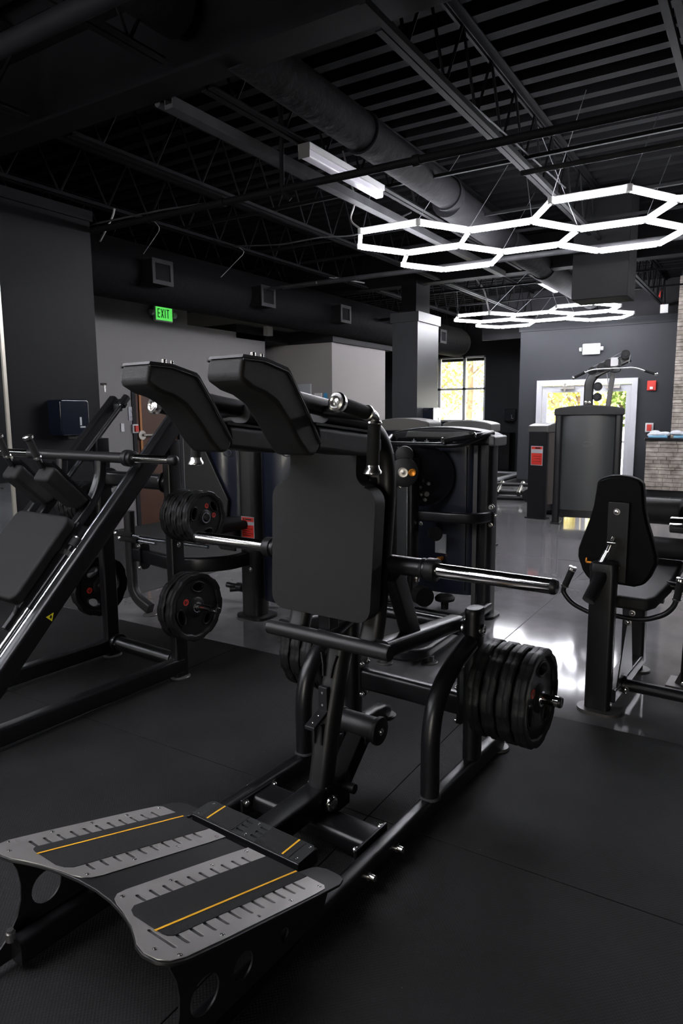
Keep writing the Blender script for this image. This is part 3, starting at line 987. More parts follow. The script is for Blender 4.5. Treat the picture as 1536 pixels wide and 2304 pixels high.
def slot(cx, cy, L, w, ang=0, n=6):
    pts = []
    for k in range(n+1):
        a = radians(-90+180*k/n)
        pts.append((L/2-w/2+w/2*cos(a), w/2*sin(a)))
    for k in range(n+1):
        a = radians(90+180*k/n)
        pts.append((-(L/2-w/2)+w/2*cos(a), w/2*sin(a)))
    return [(cx+x*cos(ang)-y*sin(ang), cy+x*sin(ang)+y*cos(ang)) for x, y in pts]
holes = []
for s in (-1, 1):
    for y in (-.706, -.732, -.758):
        holes.append([(x, yy, .2052) for x, yy in slot(s*.034, y, .034, .010)])
oc = [(-.25, -.783), (.25, -.783), (.25, -.70), (.235, -.682), (-.235, -.682), (-.25, -.70)]
obj('step_plate', G().holed([[(x, y, .2052) for x, y in oc]]+holes, (0, 0, .003)), 'smoke', st)
g = G()
for a, b in ((-.205, -.055), (.055, .205)):
    g.box(a, b, -.779, -.686, .2082, .2098)
obj('grip_tape', g, 'grip', st)
g = G()
for s in (-1, 1):
    g.box(s*.177-.0035, s*.177+.0035, -.779, -.686, .2099, .2108)
obj('yellow_line', g, 'yellow', st)
g = G()
for x, y in ((-.228, -.768), (-.227, -.697), (0, -.696), (0, -.768), (.229, -.696), (.229, -.767)):
    g.bolt((x, y, .208), (0, 0, 1), .0045, .002)
obj('screw', g, 'bolt', st)

# footplate, sloping: local s runs from the far edge down to the near edge
SL = atan2(.167, .555)
def fp(v, s, n=0):
    y = -.815 - s*cos(SL) - n*sin(SL)
    z = .2 + s*sin(SL) - n*cos(SL)*-1
    return (v, y, z)
def fpn(v, s, n=0):
    return (v, -.815 - s*cos(SL) + n*sin(SL), .2 + s*sin(SL) + n*cos(SL))
nvec = V3((0, sin(SL), cos(SL)))
half = [(0, .561), (.07, .566), (.122, .577), (.17, .591), (.207, .606), (.249, .629), (.279, .649), (.32, .661), (.363, .655), (.39, .632), (.402, .59), (.404, .47), (.402, .2), (.398, -.06), (.385, -.095), (.36, -.112), (.305, -.115), (.278, -.10), (.268, -.07), (.264, -.012), (.255, -.004)]
out = half + [(-a, b) for a, b in half[::-1][:-1]]
g = G().prism([fpn(a, b, -.010) for a, b in out], nvec*.010)
fpo = obj('footplate', g, 'satin', Q, bev=.003)
# side skirts with holes, straight down from the plate
for s in (1, -1):
    def hole(cy, cz, ry, rz, n=22):
        return [(s*.358, cy+ry*cos(2*pi*i/n), cz+rz*sin(2*pi*i/n)) for i in range(n)]
    w_ = s*.358
    ol = [(w_, -.76, .165), fpn(w_, 0, -.01), fpn(w_, .3, -.01), fpn(w_, .60, -.01), (w_, -1.40, .335), (w_, -1.382, .29), (w_, -1.375, .24), (w_, -1.378, .19), (w_, -1.393, .142), (w_, -1.43, .09), (w_, -1.48, .05), (w_, -1.53, .02), (w_, -1.25, .02), (w_, -.80, .09)]
    hl = [hole(-1.295, .185, .050, .052), hole(-1.155, .165, .038, .04), hole(-.985, .142, .02, .02)]
    sk = obj('side_skirt', G().holed([ol]+hl, (-s*.006, 0, 0)), 'satin', fpo)
g = G()
g.cyl((-.33, -1.43, .10), (-.33, -1.43, .125), .014).cyl((-.33, -1.43, .12), (-.33, -1.43, .135), .010)
obj('bolt', g, 'bolt', Q)
# steel foot zones with slots, grit tape, stripe and screws
for s, nm in ((1, 'right'), (-1, 'left')):
    zone = [(.052, -.006), (.05, .10), (.052, .50), (.058, .535), (.075, .556), (.10, .568), (.135, .577), (.17, .590), (.207, .604), (.249, .627), (.279, .646), (.32, .657), (.36, .650), (.383, .629), (.394, .59), (.396, .45), (.394, .10), (.39, .015), (.375, -.003), (.30, -.006)]
    hl = []
    for k in range(11):
        sy = .07+.0475*k
        hl.append([fpn(s*x, y, .0005) for x, y in slot(.331, sy, .050, .014)])
        if k < 10:
            hl.append([fpn(s*x, y, .0005) for x, y in slot(.113, sy, .042, .014)])
    if s == 1:
        hl.append([fpn(s*x, y, .0005) for x, y in slot(.30, .585, .105, .012)])
    fz = obj('foot_zone', G().holed([[fpn(s*a, b, .0005) for a, b in zone]]+hl, nvec*.0025), 'plate', fpo)
    tp = [(.134, -.004), (.306, -.004), (.309, .555), (.30, .567), (.285, .572), (.175, .572), (.15, .560), (.136, .54)]
    obj('grip_tape', G().prism([fpn(s*a, b, .003) for a, b in tp], nvec*.0015), 'grip', fz)
    ln = [(.261, -.002), (.268, -.002), (.268, .577), (.261, .577)]
    obj('yellow_line', G().prism([fpn(s*a, b, .0045) for a, b in ln], nvec*.0010), 'yellow', fz)
    g = G()
    for x, y in ((.325, .628), (.380, .598), (.380, .453), (.376, .307), (.374, .163), (.372, .019), (.079, .532), (.083, .363), (.080, .191), (.071, .023)):
        g.bolt(fpn(s*x, y, .003), nvec, .0045, .0022)
    obj('screw', g, 'bolt', fz)

# leaning stem with rubber bump bracket
g = G().sweep([(0, -.345, .13), (0, -.273, .45), (0, -.180, .755)], rr(.088, .092, .030), (1, 0, 0))
sm = obj('stem', g, 'satin', Q)
g = G()
g.box(-.025, .018, -.312, -.29, .49, .585)
g.prism([(-.03, -.30, .492), (-.03, -.395, .452), (-.03, -.395, .437), (-.03, -.30, .474)], (.048, 0, 0))
br = obj('rest_bracket', g, 'plastic', Q, bev=.003)
g = G()
g.cyl((-.003, -.315, .562), (-.003, -.311, .562), .005, 10).cyl((-.003, -.315, .512), (-.003, -.311, .512), .005, 10)
g.cyl((-.006, -.372, .459), (-.006, -.371, .463), .005, 10).cyl((-.006, -.335, .474), (-.006, -.334, .478), .005, 10)
obj('rivet', g, 'bolt', br)
g = G()
for x in (-.024, .012):
    g.box(x-.004, x+.004, -.345, -.315, .36, .44)
    g.sweep([(x*1.0, -.272, .615), (x*1.3, -.262, .66), (x*2.0, -.25, .70)], rr(.008, .022, .003), (1, 0, 0))
obj('guide_slot_lip', g, 'plastic', br)
# damper roller behind the stem and its strut
g = G().cyl((-.085, -.055, .330), (.085, -.055, .330), .050, 28)
rl = obj('damper_roller', g, 'satin', Q)
obj('roller_cap', G().cyl((.085, -.055, .328), (.108, -.055, .328), .060, 24, e=.006).cyl((-.105, -.055, .328), (-.085, -.055, .328), .058, 24, e=.006), 'rubber', rl)
obj('bolt', G().bolt((.108, -.055, .328), (1, 0, 0), .011, .006), 'bolt', rl)
g = G().prism([(-.04, -.28, .12), (-.04, -.20, .11), (-.04, .0, .29), (-.04, -.09, .315)], (.08, 0, 0))
obj('roller_strut', g, 'shell', Q, bev=.006)
g = G().box(-.06, -.052, -.10, -.02, .27, .33).box(.052, .06, -.10, -.02, .27, .33)
obj('roller_bracket', g, 'black', Q, bev=.004)

# lever frame
LV = obj('lever_frame', G().tube([(-.29, -.287, .775), (.29, -.287, .775)], .030, n=22), 'satin', Q)
obj('tube_cap', G().cyl((.29, -.287, .775), (.293, -.287, .775), .029).cyl((-.293, -.287, .775), (-.29, -.287, .775), .029), 'plastic', LV)
obj('pivot_tube', G().tube([(-.27, .375, .70), (.27, .375, .70)], .026, n=20), 'black', LV)
for s in (1, -1):
    g = G().sweep([(s*.235, -.26, .772), (s*.235, .375, .712)], rr(.075, .07, .022), (1, 0, 0))
    obj('lever_arm', g, 'black', LV)
    obj('bearing_housing', G().cyl((s*.20, .375, .70), (s*.262, .375, .70), .044, 24, e=.004).cyl((s*.262, .375, .70), (s*.29, .375, .70), .03, 20), 'black', LV)
    obj('bearing_ring', G().lathe((s*.272, .375, .70), (s, 0, 0), [(0, .026), (.006, .038), (.012, .036), (.014, .026)], 20), 'rodsteel', LV)
    # upright of the back frame, curving forwards at the top
    g = G().sweep([(s*.175, -.238, .785), (s*.175, -.215, .85), (s*.175, -.190, 1.02), (s*.175, -.165, 1.17), (s*.175, -.145, 1.33), (s*.175, -.142, 1.42), (s*.175, -.155, 1.49), (s*.175, -.19, 1.55), (s*.175, -.24, 1.59), (s*.175, -.33, 1.62), (s*.175, -.55, 1.65)], rr(.092, .065, .028), (1, 0, 0), .05)
    obj('back_upright', g, 'satin', LV)
    g = G().sweep([(s*.235, -.165, 1.04), (s*.235, -.02, .745)], rr(.05, .085, .012), (1, 0, 0))
    obj('diagonal_brace', g, 'black', LV)
    # gusset plate beside the neck of the pad
    g = G().prism([(s*.13, -.20, 1.25), (s*.13, -.20, 1.56), (s*.22, -.15, 1.50), (s*.22, -.13, 1.33)], (0, .008, 0))
    obj('gusset_plate', g, 'satin', LV)
    # horn
    obj('horn_sleeve', G().cyl((s*.20, -.16, 1.079), (s*.395, -.16, 1.079), .036, 28), 'black', LV)
    obj('horn_collar', G().cyl((s*.375, -.16, 1.079), (s*.415, -.16, 1.079), .043, 28, e=.004).cyl((s*.352, -.16, 1.079), (s*.365, -.16, 1.079), .039, 28, e=.003), 'plastic', LV)
    hn = obj('weight_horn', G().cyl((s*.41, -.16, 1.079), (s*.835, -.16, 1.079), .0265, 36), 'chrome', LV)
    obj('horn_cap', G().lathe((s*.835, -.16, 1.079), (s, 0, 0), [(0, .0268), (.012, .0268), (.019, .022), (.02, .008), (.016, .006), (.016, 0)], 28), 'plastic', hn)
    obj('bolt', G().bolt((s*.33, -.16, 1.045), (0, 0, -1), .009, .018), 'bolt', LV)
    # top support tube and rear pad
    obj('shoulder_tube', G().tube([(s*.19, -.86, 1.715), (s*.19, -.62, 1.680), (s*.19, -.34, 1.640)], .030, n=20), 'black', LV)
    obj('tube_cap', G().cyl((s*.19, -.345, 1.641), (s*.19, -.335, 1.639), .031, 20), 'plastic', LV)
    obj('bolt', G().bolt((s*.19, -.42, 1.683), (0, 0, 1), .009, .014).bolt((s*.19, -.375, 1.615), (0, 0, -1), .010, .012), 'bolt', LV)
    pr = [(-.66, 1.61), (-.30, 1.572), (-.28, 1.56), (-.28, 1.515), (-.31, 1.498), (-.45, 1.508), (-.66, 1.535)]
    obj('rear_shoulder_pad', G().prism([(s*.19-.065, a, b) for a, b in pr], (.13, 0, 0)), 'vinyl', LV, bev=.016, seg=4)
    obj('pad_backing', G().prism([(s*.19-.06, -.66, 1.614), (s*.19-.06, -.29, 1.575), (s*.19-.06, -.29, 1.583), (s*.19-.06, -.66, 1.622)], (.12, 0, 0)), 'plastic', LV)
    # boomerang shoulder pad
    top = [(-.985, 1.800), (-.90, 1.797), (-.80, 1.774), (-.789, 1.765), (-.725, 1.678), (-.648, 1.563)]
    bot = [(-.652, 1.538), (-.675, 1.520), (-.71, 1.522), (-.75, 1.560), (-.80, 1.625), (-.85, 1.678), (-.90, 1.703), (-.95, 1.716), (-.99, 1.737), (-.997, 1.75)]
    sp = obj('shoulder_pad', G().prism([(s*.19-.067, a, b) for a, b in top+bot], (.134, 0, 0)), 'vinyl', LV, bev=.020, seg=5)
    bk = [(a, b) for a, b in top]
    up_ = [(a+.004, b+.008) for a, b in top[::-1]]
    obj('pad_backing', G().prism([(s*.19-.064, a, b-.001) for a, b in bk+up_], (.128, 0, 0)), 'plastic', sp)
    g = G()
    n_ = 0
    obj('pad_piping', G().tube([(s*.19+.068, a-.001, b-.006) for a, b in top], .0028, n=8).tube([(s*.19-.068, a-.001, b-.006) for a, b in top], .0028, n=8), 'vinyl', sp)
    g.bolt((s*.19+.02, -.93, 1.805), (0, 0, 1), .007, .004)
    g.cyl((s*.19, -.875, 1.795), (s*.19, -.875, 1.822), .0085, 14).cyl((s*.19+.02, -.86, 1.792), (s*.19+.02, -.86, 1.817), .006, 12)
    obj('bolt', g, 'bolt', sp)
    # handles
    hb = obj('handle_bar', G().tube([(s*.19, -.555, 1.66), (s*.33, -.555, 1.645), (s*.392, -.555, 1.638)], .018, n=14), 'black', LV)
    g = G().lathe((s*.396, -.735, 1.676), (0, -.98, .2), [(0, .018), (.004, .027), (.018, .030), (.026, .026), (.029, .018), (.027, .012), (.024, .010), (.026, .004), (.026, 0)], 26)
    g.tube([(s*.396, -.585, 1.647), (s*.396, -.555, 1.641), (s*.396, -.552, 1.61)], .016, fil=.03, n=16)
    g.lathe((s*.396, -.600, 1.650), (0, .98, -.2), [(-.004, .018), (0, .024), (.005, .024), (.008, .016)], 24)
    g.lathe((s*.396, -.556, 1.618), (0, 0, 1), [(-.006, .018), (0, .024), (.006, .022), (.009, .015)], 24)
    g.lathe((s*.396, -.566, 1.487), (0, 0, -1), [(-.006, .019), (.0, .021), (.008, .022), (.016, .028), (.024, .029), (.028, .022), (.028, 0)], 26)
    obj('chrome_fitting', g, 'fitting', hb)
    obj('foam_grip', G().cyl((s*.396, -.735, 1.676), (s*.396, -.600, 1.650), .0205, 22).cyl((s*.396, -.556, 1.615), (s*.396, -.566, 1.488), .0205, 22), 'foam', hb)
# T-shaped back pad
def bp(v, t):   # t = height
    k = (t-.89)/(1.53-.89)
    return (v, -.338+.04*k, t)
rt_ = []
def arc(cx, cz, r, a0, a1, n=6):
    return [(cx+r*cos(radians(a0+(a1-a0)*i/n)), cz+r*sin(radians(a0+(a1-a0)*i/n))) for i in range(n+1)]
half = [(0, .884)] + arc(.177, .942, .058, -90, 0) + arc(.181, 1.322, .062, 0, 80) + arc(.205, 1.437, .05, 262, 180, 5)[0:] + [(.155, 1.50), (.15, 1.535), (0, 1.535)]
pts = half + [(-a, b) for a, b in half[::-1][1:-1]]
bpad = obj('back_pad', G().prism([bp(a, b) for a, b in pts], (0, .066, 0)), 'vinyl', LV, bev=.017, seg=4)
bpl = [(a*.93, .895+(b-.884)*.975) for a, b in pts]
obj('pad_board', G().prism([(bp(a, b)[0], bp(a, b)[1]+.067, b) for a, b in bpl], (0, .012, 0)), 'plastic', LV)
g = G()
for z in (.98, 1.38):
    g.box(-.17, .17, -.262+.04*(z-.89)/.64, -.205+.06*(z-.98), z-.03, z+.03)
obj('pad_crossbar', g, 'black', LV, bev=.006)
obj('adjuster_block', G().box(-.06, .0, -.262, -.20, .80, .90), 'black', LV, bev=.006)
# storage pegs for plates
for s in (1, -1):
    pg = obj('storage_peg', G().cyl((s*.36, .375, .452), (s*.71, .375, .452), .0235, 28), 'chrome', Q)
    obj('peg_collar', G().cyl((s*.36, .375, .452), (s*.378, .375, .452), .045, 24), 'black', pg)
    obj('horn_cap', G().lathe((s*.71, .375, .452), (s, 0, 0), [(0, .024), (.008, .024), (.014, .02), (.014, .006), (.011, 0)], 24), 'plastic', pg)
names = ['innermost', 'second outward', 'third outward', 'outermost']
for i in range(4):
    put_plate(PLATE, O1, .383+.067*i, .375, .453, 'black rubber weight plate, %s of four on the squat machine\'s right peg' % names[i], 'plates on the squat machine', spin=(0, 25, -15, 0)[i])
for i in range(4):
    put_plate(PLATE, O1, -.383-.067*i, .375, .453, 'black rubber weight plate, %s of four on the squat machine\'s left peg' % names[i], 'plates on the squat machine', spin=(10, 50, 35, 0)[i], flip=True)
# ------------------------------------------------------------------ hack squat machine at the left
O2 = (-3.419, 2.966)
K2 = thing('hack_squat_machine', 'black inclined hack squat machine with chrome guide rods, at the left edge', 'gym machine', (*O2, .004), PSI)
CL = lambda u: 1.05*u+1.544
dv = V3((0, 1, 1.05)).normalized()
nv = V3((0, -1.05, 1)).normalized()
for s in (1, -1):
    g = G().sweep([(s*.347, .03, .012), (s*.347, .03, 1.50)], rr(.066, .10, .016), (1, 0, 0))
    po = obj('post', g, 'black', K2)
    g = G()
    foot_disc(g, s*.347, .03, .062)
    obj('foot_pad', g, 'cap', po)
    obj('bolt', G().bolt((s*.38, .03, .86), (s, 0, 0), .011, .008).bolt((s*.38, .03, .66), (s, 0, 0), .011, .008).bolt((s*.38, .03, 1.12), (s, 0, 0), .011, .008), 'bolt', po)
    g = G().sweep([(s*.366, -1.40, CL(-1.40)), (s*.366, .19, CL(.19))], rr(.07, .104, .018), (1, 0, 0))
    ir = obj('inclined_rail', g, 'black', K2)
    a = V3((s*.276, .17, CL(.17)+.012))
    b = V3((s*.276, -1.38, CL(-1.38)+.012))
    obj('guide_rod', G().cyl(a, b, .0125, 20), 'rodsteel', ir)
    g = G().cyl(a-dv*.03, a+dv*.05, .026, 20).cyl(a-dv*.02, a+dv*.0, .034, 20)
    g.sweep([(s*.276, .15, CL(.15)), (s*.34, .15, CL(.15))], rr(.03, .05, .006), (0, 1, 0))
    obj('rod_holder', g, 'plastic', ir)
    obj('rod_end', G().cyl(a+dv*.05, a+dv*.055, .020, 20), 'rodsteel', ir)
    g = G().sweep([(s*.347, .04, .082), (s*.347, -1.55, .072)], rr(.07, .098, .014), (1, 0, 0))
    obj('base_rail', g, 'black', K2)
for z, nm in ((1.238, 'top_crossbar'), (.10, 'bottom_crossbar')):
    pr = rr(.085, .095, .02) if z > 1 else circ(.048, 20)
    cb = obj(nm, G().sweep([(-.33, .04, z), (.33, .04, z)], pr, (0, 1, 0)), 'black', K2)
    for s in (1, -1):
        g = G().cyl((s*.275, .04, z), (s*.29, .04, z), .068 if z > 1 else .062, 24).cyl((s*.27, .04, z), (s*.32, .04, z), .055, 24)
        obj('flange', g, 'black', cb)
        obj('bolt', G().bolt((s*.275, -.0, z+.005), (-s, -.2, 0), .011, .010).bolt((s*.275, .06, z-.045), (-s, 0, 0), .011, .010), 'bolt', cb)
# carriage
g = G().cyl((-.53, -.36, 1.414), (.44, -.36, 1.414), .030, 26)
cr = obj('carriage_bar', g, 'satin', K2)
obj('horn_collar', G().cyl((.43, -.36, 1.414), (.47, -.36, 1.414), .047, 26, e=.004).cyl((.47, -.36, 1.414), (.50, -.36, 1.414), .041, 26, e=.004), 'plastic', cr)
obj('weight_horn', G().cyl((.49, -.36, 1.414), (.80, -.36, 1.414), .0245, 28), 'chrome', cr)
obj('horn_ball', G().cyl((.795, -.36, 1.414), (.815, -.36, 1.414), .026, 20).sph((.822, -.36, 1.414), .028), 'plastic', cr)
obj('weight_horn', G().cyl((-.86, -.36, 1.414), (-.52, -.36, 1.414), .0245, 28), 'chrome', cr)
for s in (1, -1):
    g = G().sweep([(s*.19, -.355, 1.40), (s*.19, -.365, 1.29), (s*.19, -.42, 1.17), (s*.19, -.62, .96)], rr(.062, .05, .012), (1, 0, 0), .06)
    obj('carriage_arm', g, 'black', K2)
    # side channel of the carriage
    a, b = V3((s*.24, -.52, CL(-.52)+.03)), V3((s*.24, -.98, CL(-.98)+.03))
    obj('carriage_side', G().sweep([a, b], rr(.03, .11, .006), (1, 0, 0)), 'plastic', K2)
    # shoulder pad
    pa, pb = V3((s*.16, -.665, 1.385)), V3((s*.16, -.46, 1.175))
    dd = (pb-pa).normalized()
    nn = V3((0, -dd.z, dd.y)).normalized()*-1
    if nn.z > 0:
        nn = -nn
    q = [pa, pb, pb+nn*.085-dd*.02, pa+nn*.095+dd*.01]
    sp = obj('shoulder_pad', G().prism([p-V3((.07, 0, 0)) for p in q], (.14, 0, 0)), 'vinyl', K2, bev=.022, seg=4)
    obj('pad_backing', G().prism([p-V3((.06, 0, 0)) for p in (pa-dd*.02, pb+dd*.03, pb+dd*.03-nn*.014, pa-dd*.02-nn*.014)], (.12, 0, 0)), 'black', sp)
    obj('screw', G().bolt(pa+dd*.05-nn*.014+V3((.04, 0, 0)), -nn, .006, .004).bolt(pa+dd*.2-nn*.014+V3((.04, 0, 0)), -nn, .006, .004), 'bolt', sp)
    ha, hb_ = V3((s*.15, -.70, 1.39)), V3((s*.15, -.755, 1.525))
    hd = (hb_-ha).normalized()
    hh = obj('handle', G().cyl(ha-hd*.02, ha+hd*.05, .016), 'black', K2)
    obj('foam_grip', G().cyl(ha+hd*.045, hb_, .019), 'foam', hh)
    obj('chrome_fitting', G().lathe(hb_, hd, [(0, .019), (.004, .026), (.018, .028), (.024, .022), (.024, .008), (.02, 0)], 22).lathe(ha+hd*.04, hd, [(-.01, .016), (0, .023), (.008, .022)], 20), 'fitting', hh)
# back pad
pa, pb = V3((0, -.615, 1.11)), V3((0, -.975, .72))
dd = (pb-pa).normalized()
nn = V3((0, -dd.z, dd.y)).normalized()
if nn.y > 0:
    pass
nn = V3((0, dd.z, -dd.y)).normalized()
if nn.z > 0:
    nn = -nn
L = (pb-pa).length
w = .262
def hp(v, s, n):
    return pa+V3((v, 0, 0))+dd*s+nn*n
ol = arc(w-.05, .05, .05, 0, -90) + arc(-w+.05, .05, .05, -90, -180) + arc(-w+.05, L-.05, .05, 180, 90) + arc(w-.05, L-.05, .05, 90, 0)
obj('back_pad', G().prism([hp(a, b, 0) for a, b in ol], nn*.07), 'vinyl', K2, bev=.018, seg=4)
obj('pad_board', G().prism([hp(a*.95, .01+b*.96, .072) for a, b in ol], nn*.03), 'plastic', K2)
# adjustment tube and lock handle at the right side
a, b = V3((.262, -.580, .980)), V3((.262, -.890, .655))
d2 = (b-a).normalized()
at_ = obj('lock_rod', G().cyl(a, b, .014, 18), 'black', K2)
obj('lock_bushing', G().cyl(a, a+d2*.055, .026, 22), 'dusty', at_)
obj('chrome_fitting', G().lathe(a, -d2, [(-.006, .027), (.002, .027), (.005, .018), (.005, 0)], 22).cyl(a+d2*.085, a+d2*.115, .022, 6).cyl(b, b+d2*.45, .012, 16), 'fitting', at_)
hh = obj('lock_handle', G().tube([(.235, -.85, .795), (.235, -.885, .755), (.235, -.915, .70), (.235, -.905, .655), (.262, -.875, .625)], .0135, fil=.03, n=14), 'dusty', K2)
obj('foam_grip', G().cyl((.235, -.752, .900), (.235, -.848, .798), .0185), 'foam', hh)
hd = V3((0, .69, .73))
obj('chrome_fitting', G().lathe((.235, -.752, .900), hd, [(-.004, .019), (.002, .024), (.016, .022), (.022, .026), (.026, .018), (.026, 0)], 20).lathe((.235, -.85, .796), -hd, [(-.004, .019), (0, .023), (.008, .021), (.012, .014)], 20), 'fitting', hh)
obj('lock_knob', G().lathe((.25, -.945, .66), (-.3, -.8, .3), [(0, .012), (.004, .022), (.010, .022), (.013, .012), (.013, 0)], 18), 'dusty', hh)
# warning triangle on the right rail
P0 = V3((.4015, -.85, .628))
tri = [P0+dv*.022, P0-dv*.018+nv*.022, P0-dv*.018-nv*.022]
tr = obj('warning_triangle', G().prism(tri, (.001, 0, 0)), mat('warning_yellow', (.72, .62, .02), .5), K2)
obj('hand_symbol', G().prism([P0+V3((.001, 0, 0))+dv*.006+nv*.006, P0+V3((.001, 0, 0))-dv*.010+nv*.004, P0+V3((.001, 0, 0))-dv*.010-nv*.008, P0+V3((.001, 0, 0))+dv*.002-nv*.004], (.0008, 0, 0)), 'plastic', tr)
for s in (1, -1):
    for z, L_ in ((.49, .70), (1.052, .628)):
        pg = obj('storage_peg', G().cyl((s*.38, .03, z), (s*L_, .03, z), .022, 26), 'chrome', K2)
        obj('peg_collar', G().cyl((s*.38, .03, z), (s*.395, .03, z), .04, 22), 'black', pg)
        obj('horn_cap', G().lathe((s*L_, .03, z), (s, 0, 0), [(0, .0225), (.008, .0225), (.013, .018), (.013, 0)], 22), 'plastic', pg)
put_plate(PLATE, O2, .405, .03, .49, 'black rubber weight plate, inner of the two low on the hack squat\'s right post', 'plates on the hack squat', spin=30)
put_plate(PLATE, O2, .475, .03, .49, 'black rubber weight plate with round red logo, outer of two low on hack squat', 'plates on the hack squat', spin=0)
nm5 = ['innermost', 'second', 'third', 'fourth', 'outermost']
for i in range(5):
    put_plate(PLATE_S, O2, .40+.048*i, .03, 1.052, 'small black weight plate, %s of five on the hack squat\'s upper right peg' % nm5[i], 'small plates on the hack squat', spin=(20, -10, 40, 10, 200)[i])
put_plate(PLATE, O2, -.475, .03, .49, 'black weight plate half hidden behind the hack squat\'s left post', 'plates on the hack squat', spin=40)
for i in range(5):
    put_plate(PLATE_S, O2, -.44-.05*i, .03, 1.052, 'small black weight plate, %s of five on the hack squat\'s upper left peg' % ('first', 'second', 'third', 'fourth', 'fifth')[i], 'small plates on the hack squat', spin=i*33, flip=True)

# ------------------------------------------------------------------ shared: warning sticker, weight tower
def sticker(parent, x, y, z, w=.14, h=.175, axis='y'):
    def bx(g, a0, a1, b0, b1, d):
        if axis == 'y':
            return g.box(x+a0, x+a1, y-d, y, z+b0, z+b1)
        return g.box(x, x+d, y+a0, y+a1, z+b0, z+b1)
    st = obj('warning_sticker', bx(G(), -w/2, w/2, -h/2, h/2, .0015), 'label', parent, label='red and white warning sticker')
    g = G()
    bx(g, -w/2+.006, w/2-.006, -h/2+.006, .02, .0022)
    bx(g, -w/2+.006, w/2-.006, h*.27, h/2-.006, .0022)
    obj('red_field', g, 'red', st)
    g = G()
    for i in range(5):
        bx(g, -w*.38, w*(.38 if i % 2 else .2), -h*.38+i*.018, -h*.38+i*.018+.004, .0026)
    bx(g, -w*.18, w*.3, h*.34, h*.40, .0026)
    bx(g, -w*.36, -w*.24, h*.33, h*.41, .0026)
    obj('print', g, 'plastic', st)
    for i in range(3):
        pass
    return st

# ------------------------------------------------------------------ navy weight-stack machine in the middle
O3 = (-1.871, 5.249)
T = thing('weight_stack_machine', 'navy and black weight stack machine with orange dial knob, behind the squat machine', 'gym machine', (*O3, 0), PSI)
for x in (-.02, -.84):
    po = obj('tower_post', G().sweep([(x, 0, .01), (x, 0, 1.42)], rr(.125, .17, .05, 6), (1, 0, 0)), 'black', T)
    obj('foot_plate', G().sweep([(x+.01, -.01, .0), (x+.01, -.01, .022)], rr(.20, .26, .09, 6), (1, 0, 0)), 'plastic', po)
    obj('lit_face_strip', G().box(x-.088, x-.05, -.088, -.07, .05, 1.40), 'cap', po, bev=.004)  # paler strip stands in for warm light on the post's inner face
# shroud: bulging navy shell front and back
def shell(x0, x1, bulge, z0, z1, g, yc=0, n=14, th=.01):
    P = [(x0+(x1-x0)*i/n, yc+bulge*sin(pi*i/n)**.5) for i in range(n+1)]
    ring = [(a, b) for a, b in P]+[(a, b-th*(1 if bulge > 0 else -1)) for a, b in P[::-1]]
    g.prism([(a, b, z0) for a, b in ring], (0, 0, z1-z0))
g = G()
shell(-.77, -.10, -.09, .16, 1.41, g)
sh = obj('weight_shroud', g, 'navy', T)
g = G()
shell(-.77, -.10, .09, .16, 1.41, g)
obj('weight_shroud', g, 'navy', T)
g = G()
for x in (-.17, -.70):
    g.box(x-.002, x+.002, -.078, -.066, .2, 1.38)
obj('shroud_seam', g, 'plastic', sh)
# arched top cap with display
n = 16
topo = [(-.905+.975*i/n, 1.468+.075*sin(pi*i/n)**.6) for i in range(n+1)]
g = G().prism([(a, -.10, b) for a, b in topo]+[(.07, -.10, 1.40), (-.905, -.10, 1.40)], (0, .24, 0))
cp = obj('top_cap', g, 'plastic', T, bev=.02, seg=3)
obj('corner_trim', G().box(.02, .075, -.11, .15, 1.395, 1.475), 'cap', cp, bev=.015)
obj('cap_tray', G().prism([(-.72, -.12, 1.455), (-.12, -.12, 1.455), (-.14, -.12, 1.505), (-.70, -.12, 1.505)], (0, .05, 0)), 'cap', cp, bev=.01)
obj('display_panel', G().prism([(-.79, -.14, 1.405), (-.10, -.14, 1.405), (-.10, -.115, 1.45), (-.79, -.115, 1.45)], (0, .03, 0)), 'screen', cp, bev=.004)
g = G()
for x in (-.62, -.50):
    g.box(x-.02, x+.02, -.142, -.139, 1.425, 1.430).box(x-.003, x+.003, -.142, -.139, 1.410, 1.445).box(x-.012, x+.012, -.142, -.139, 1.412, 1.416)
for k in range(5):
    g.box(-.40+k*.045, -.40+k*.045+.03, -.142, -.139, 1.42, 1.424)
obj('display_figures', g, 'label', cp)
# handle frame around the top
hf = obj('handle_frame', G().tube([(-.86, -.10, 1.46), (-.80, -.30, 1.405), (-.12, -.30, 1.405), (.0, -.12, 1.478), (.02, -.02, 1.495)], .0215, fil=.1, n=18), 'black', T)
ga, gb = V3((-.245, -.33, 1.440)), V3((-.06, -.19, 1.478))
gd = (ga-gb).normalized()
obj('foam_grip', G().cyl(ga, gb, .021), 'foam', hf)
obj('handle_stub', G().cyl(gb, (.01, -.06, 1.49), .02), 'black', hf)
obj('chrome_fitting', G().lathe(ga, gd, [(0, .021), (.004, .028), (.018, .028), (.024, .020), (.02, .012), (.02, 0)], 22).lathe(gb, -gd, [(0, .022), (.004, .027), (.010, .026), (.014, .02)], 22), 'fitting', hf)
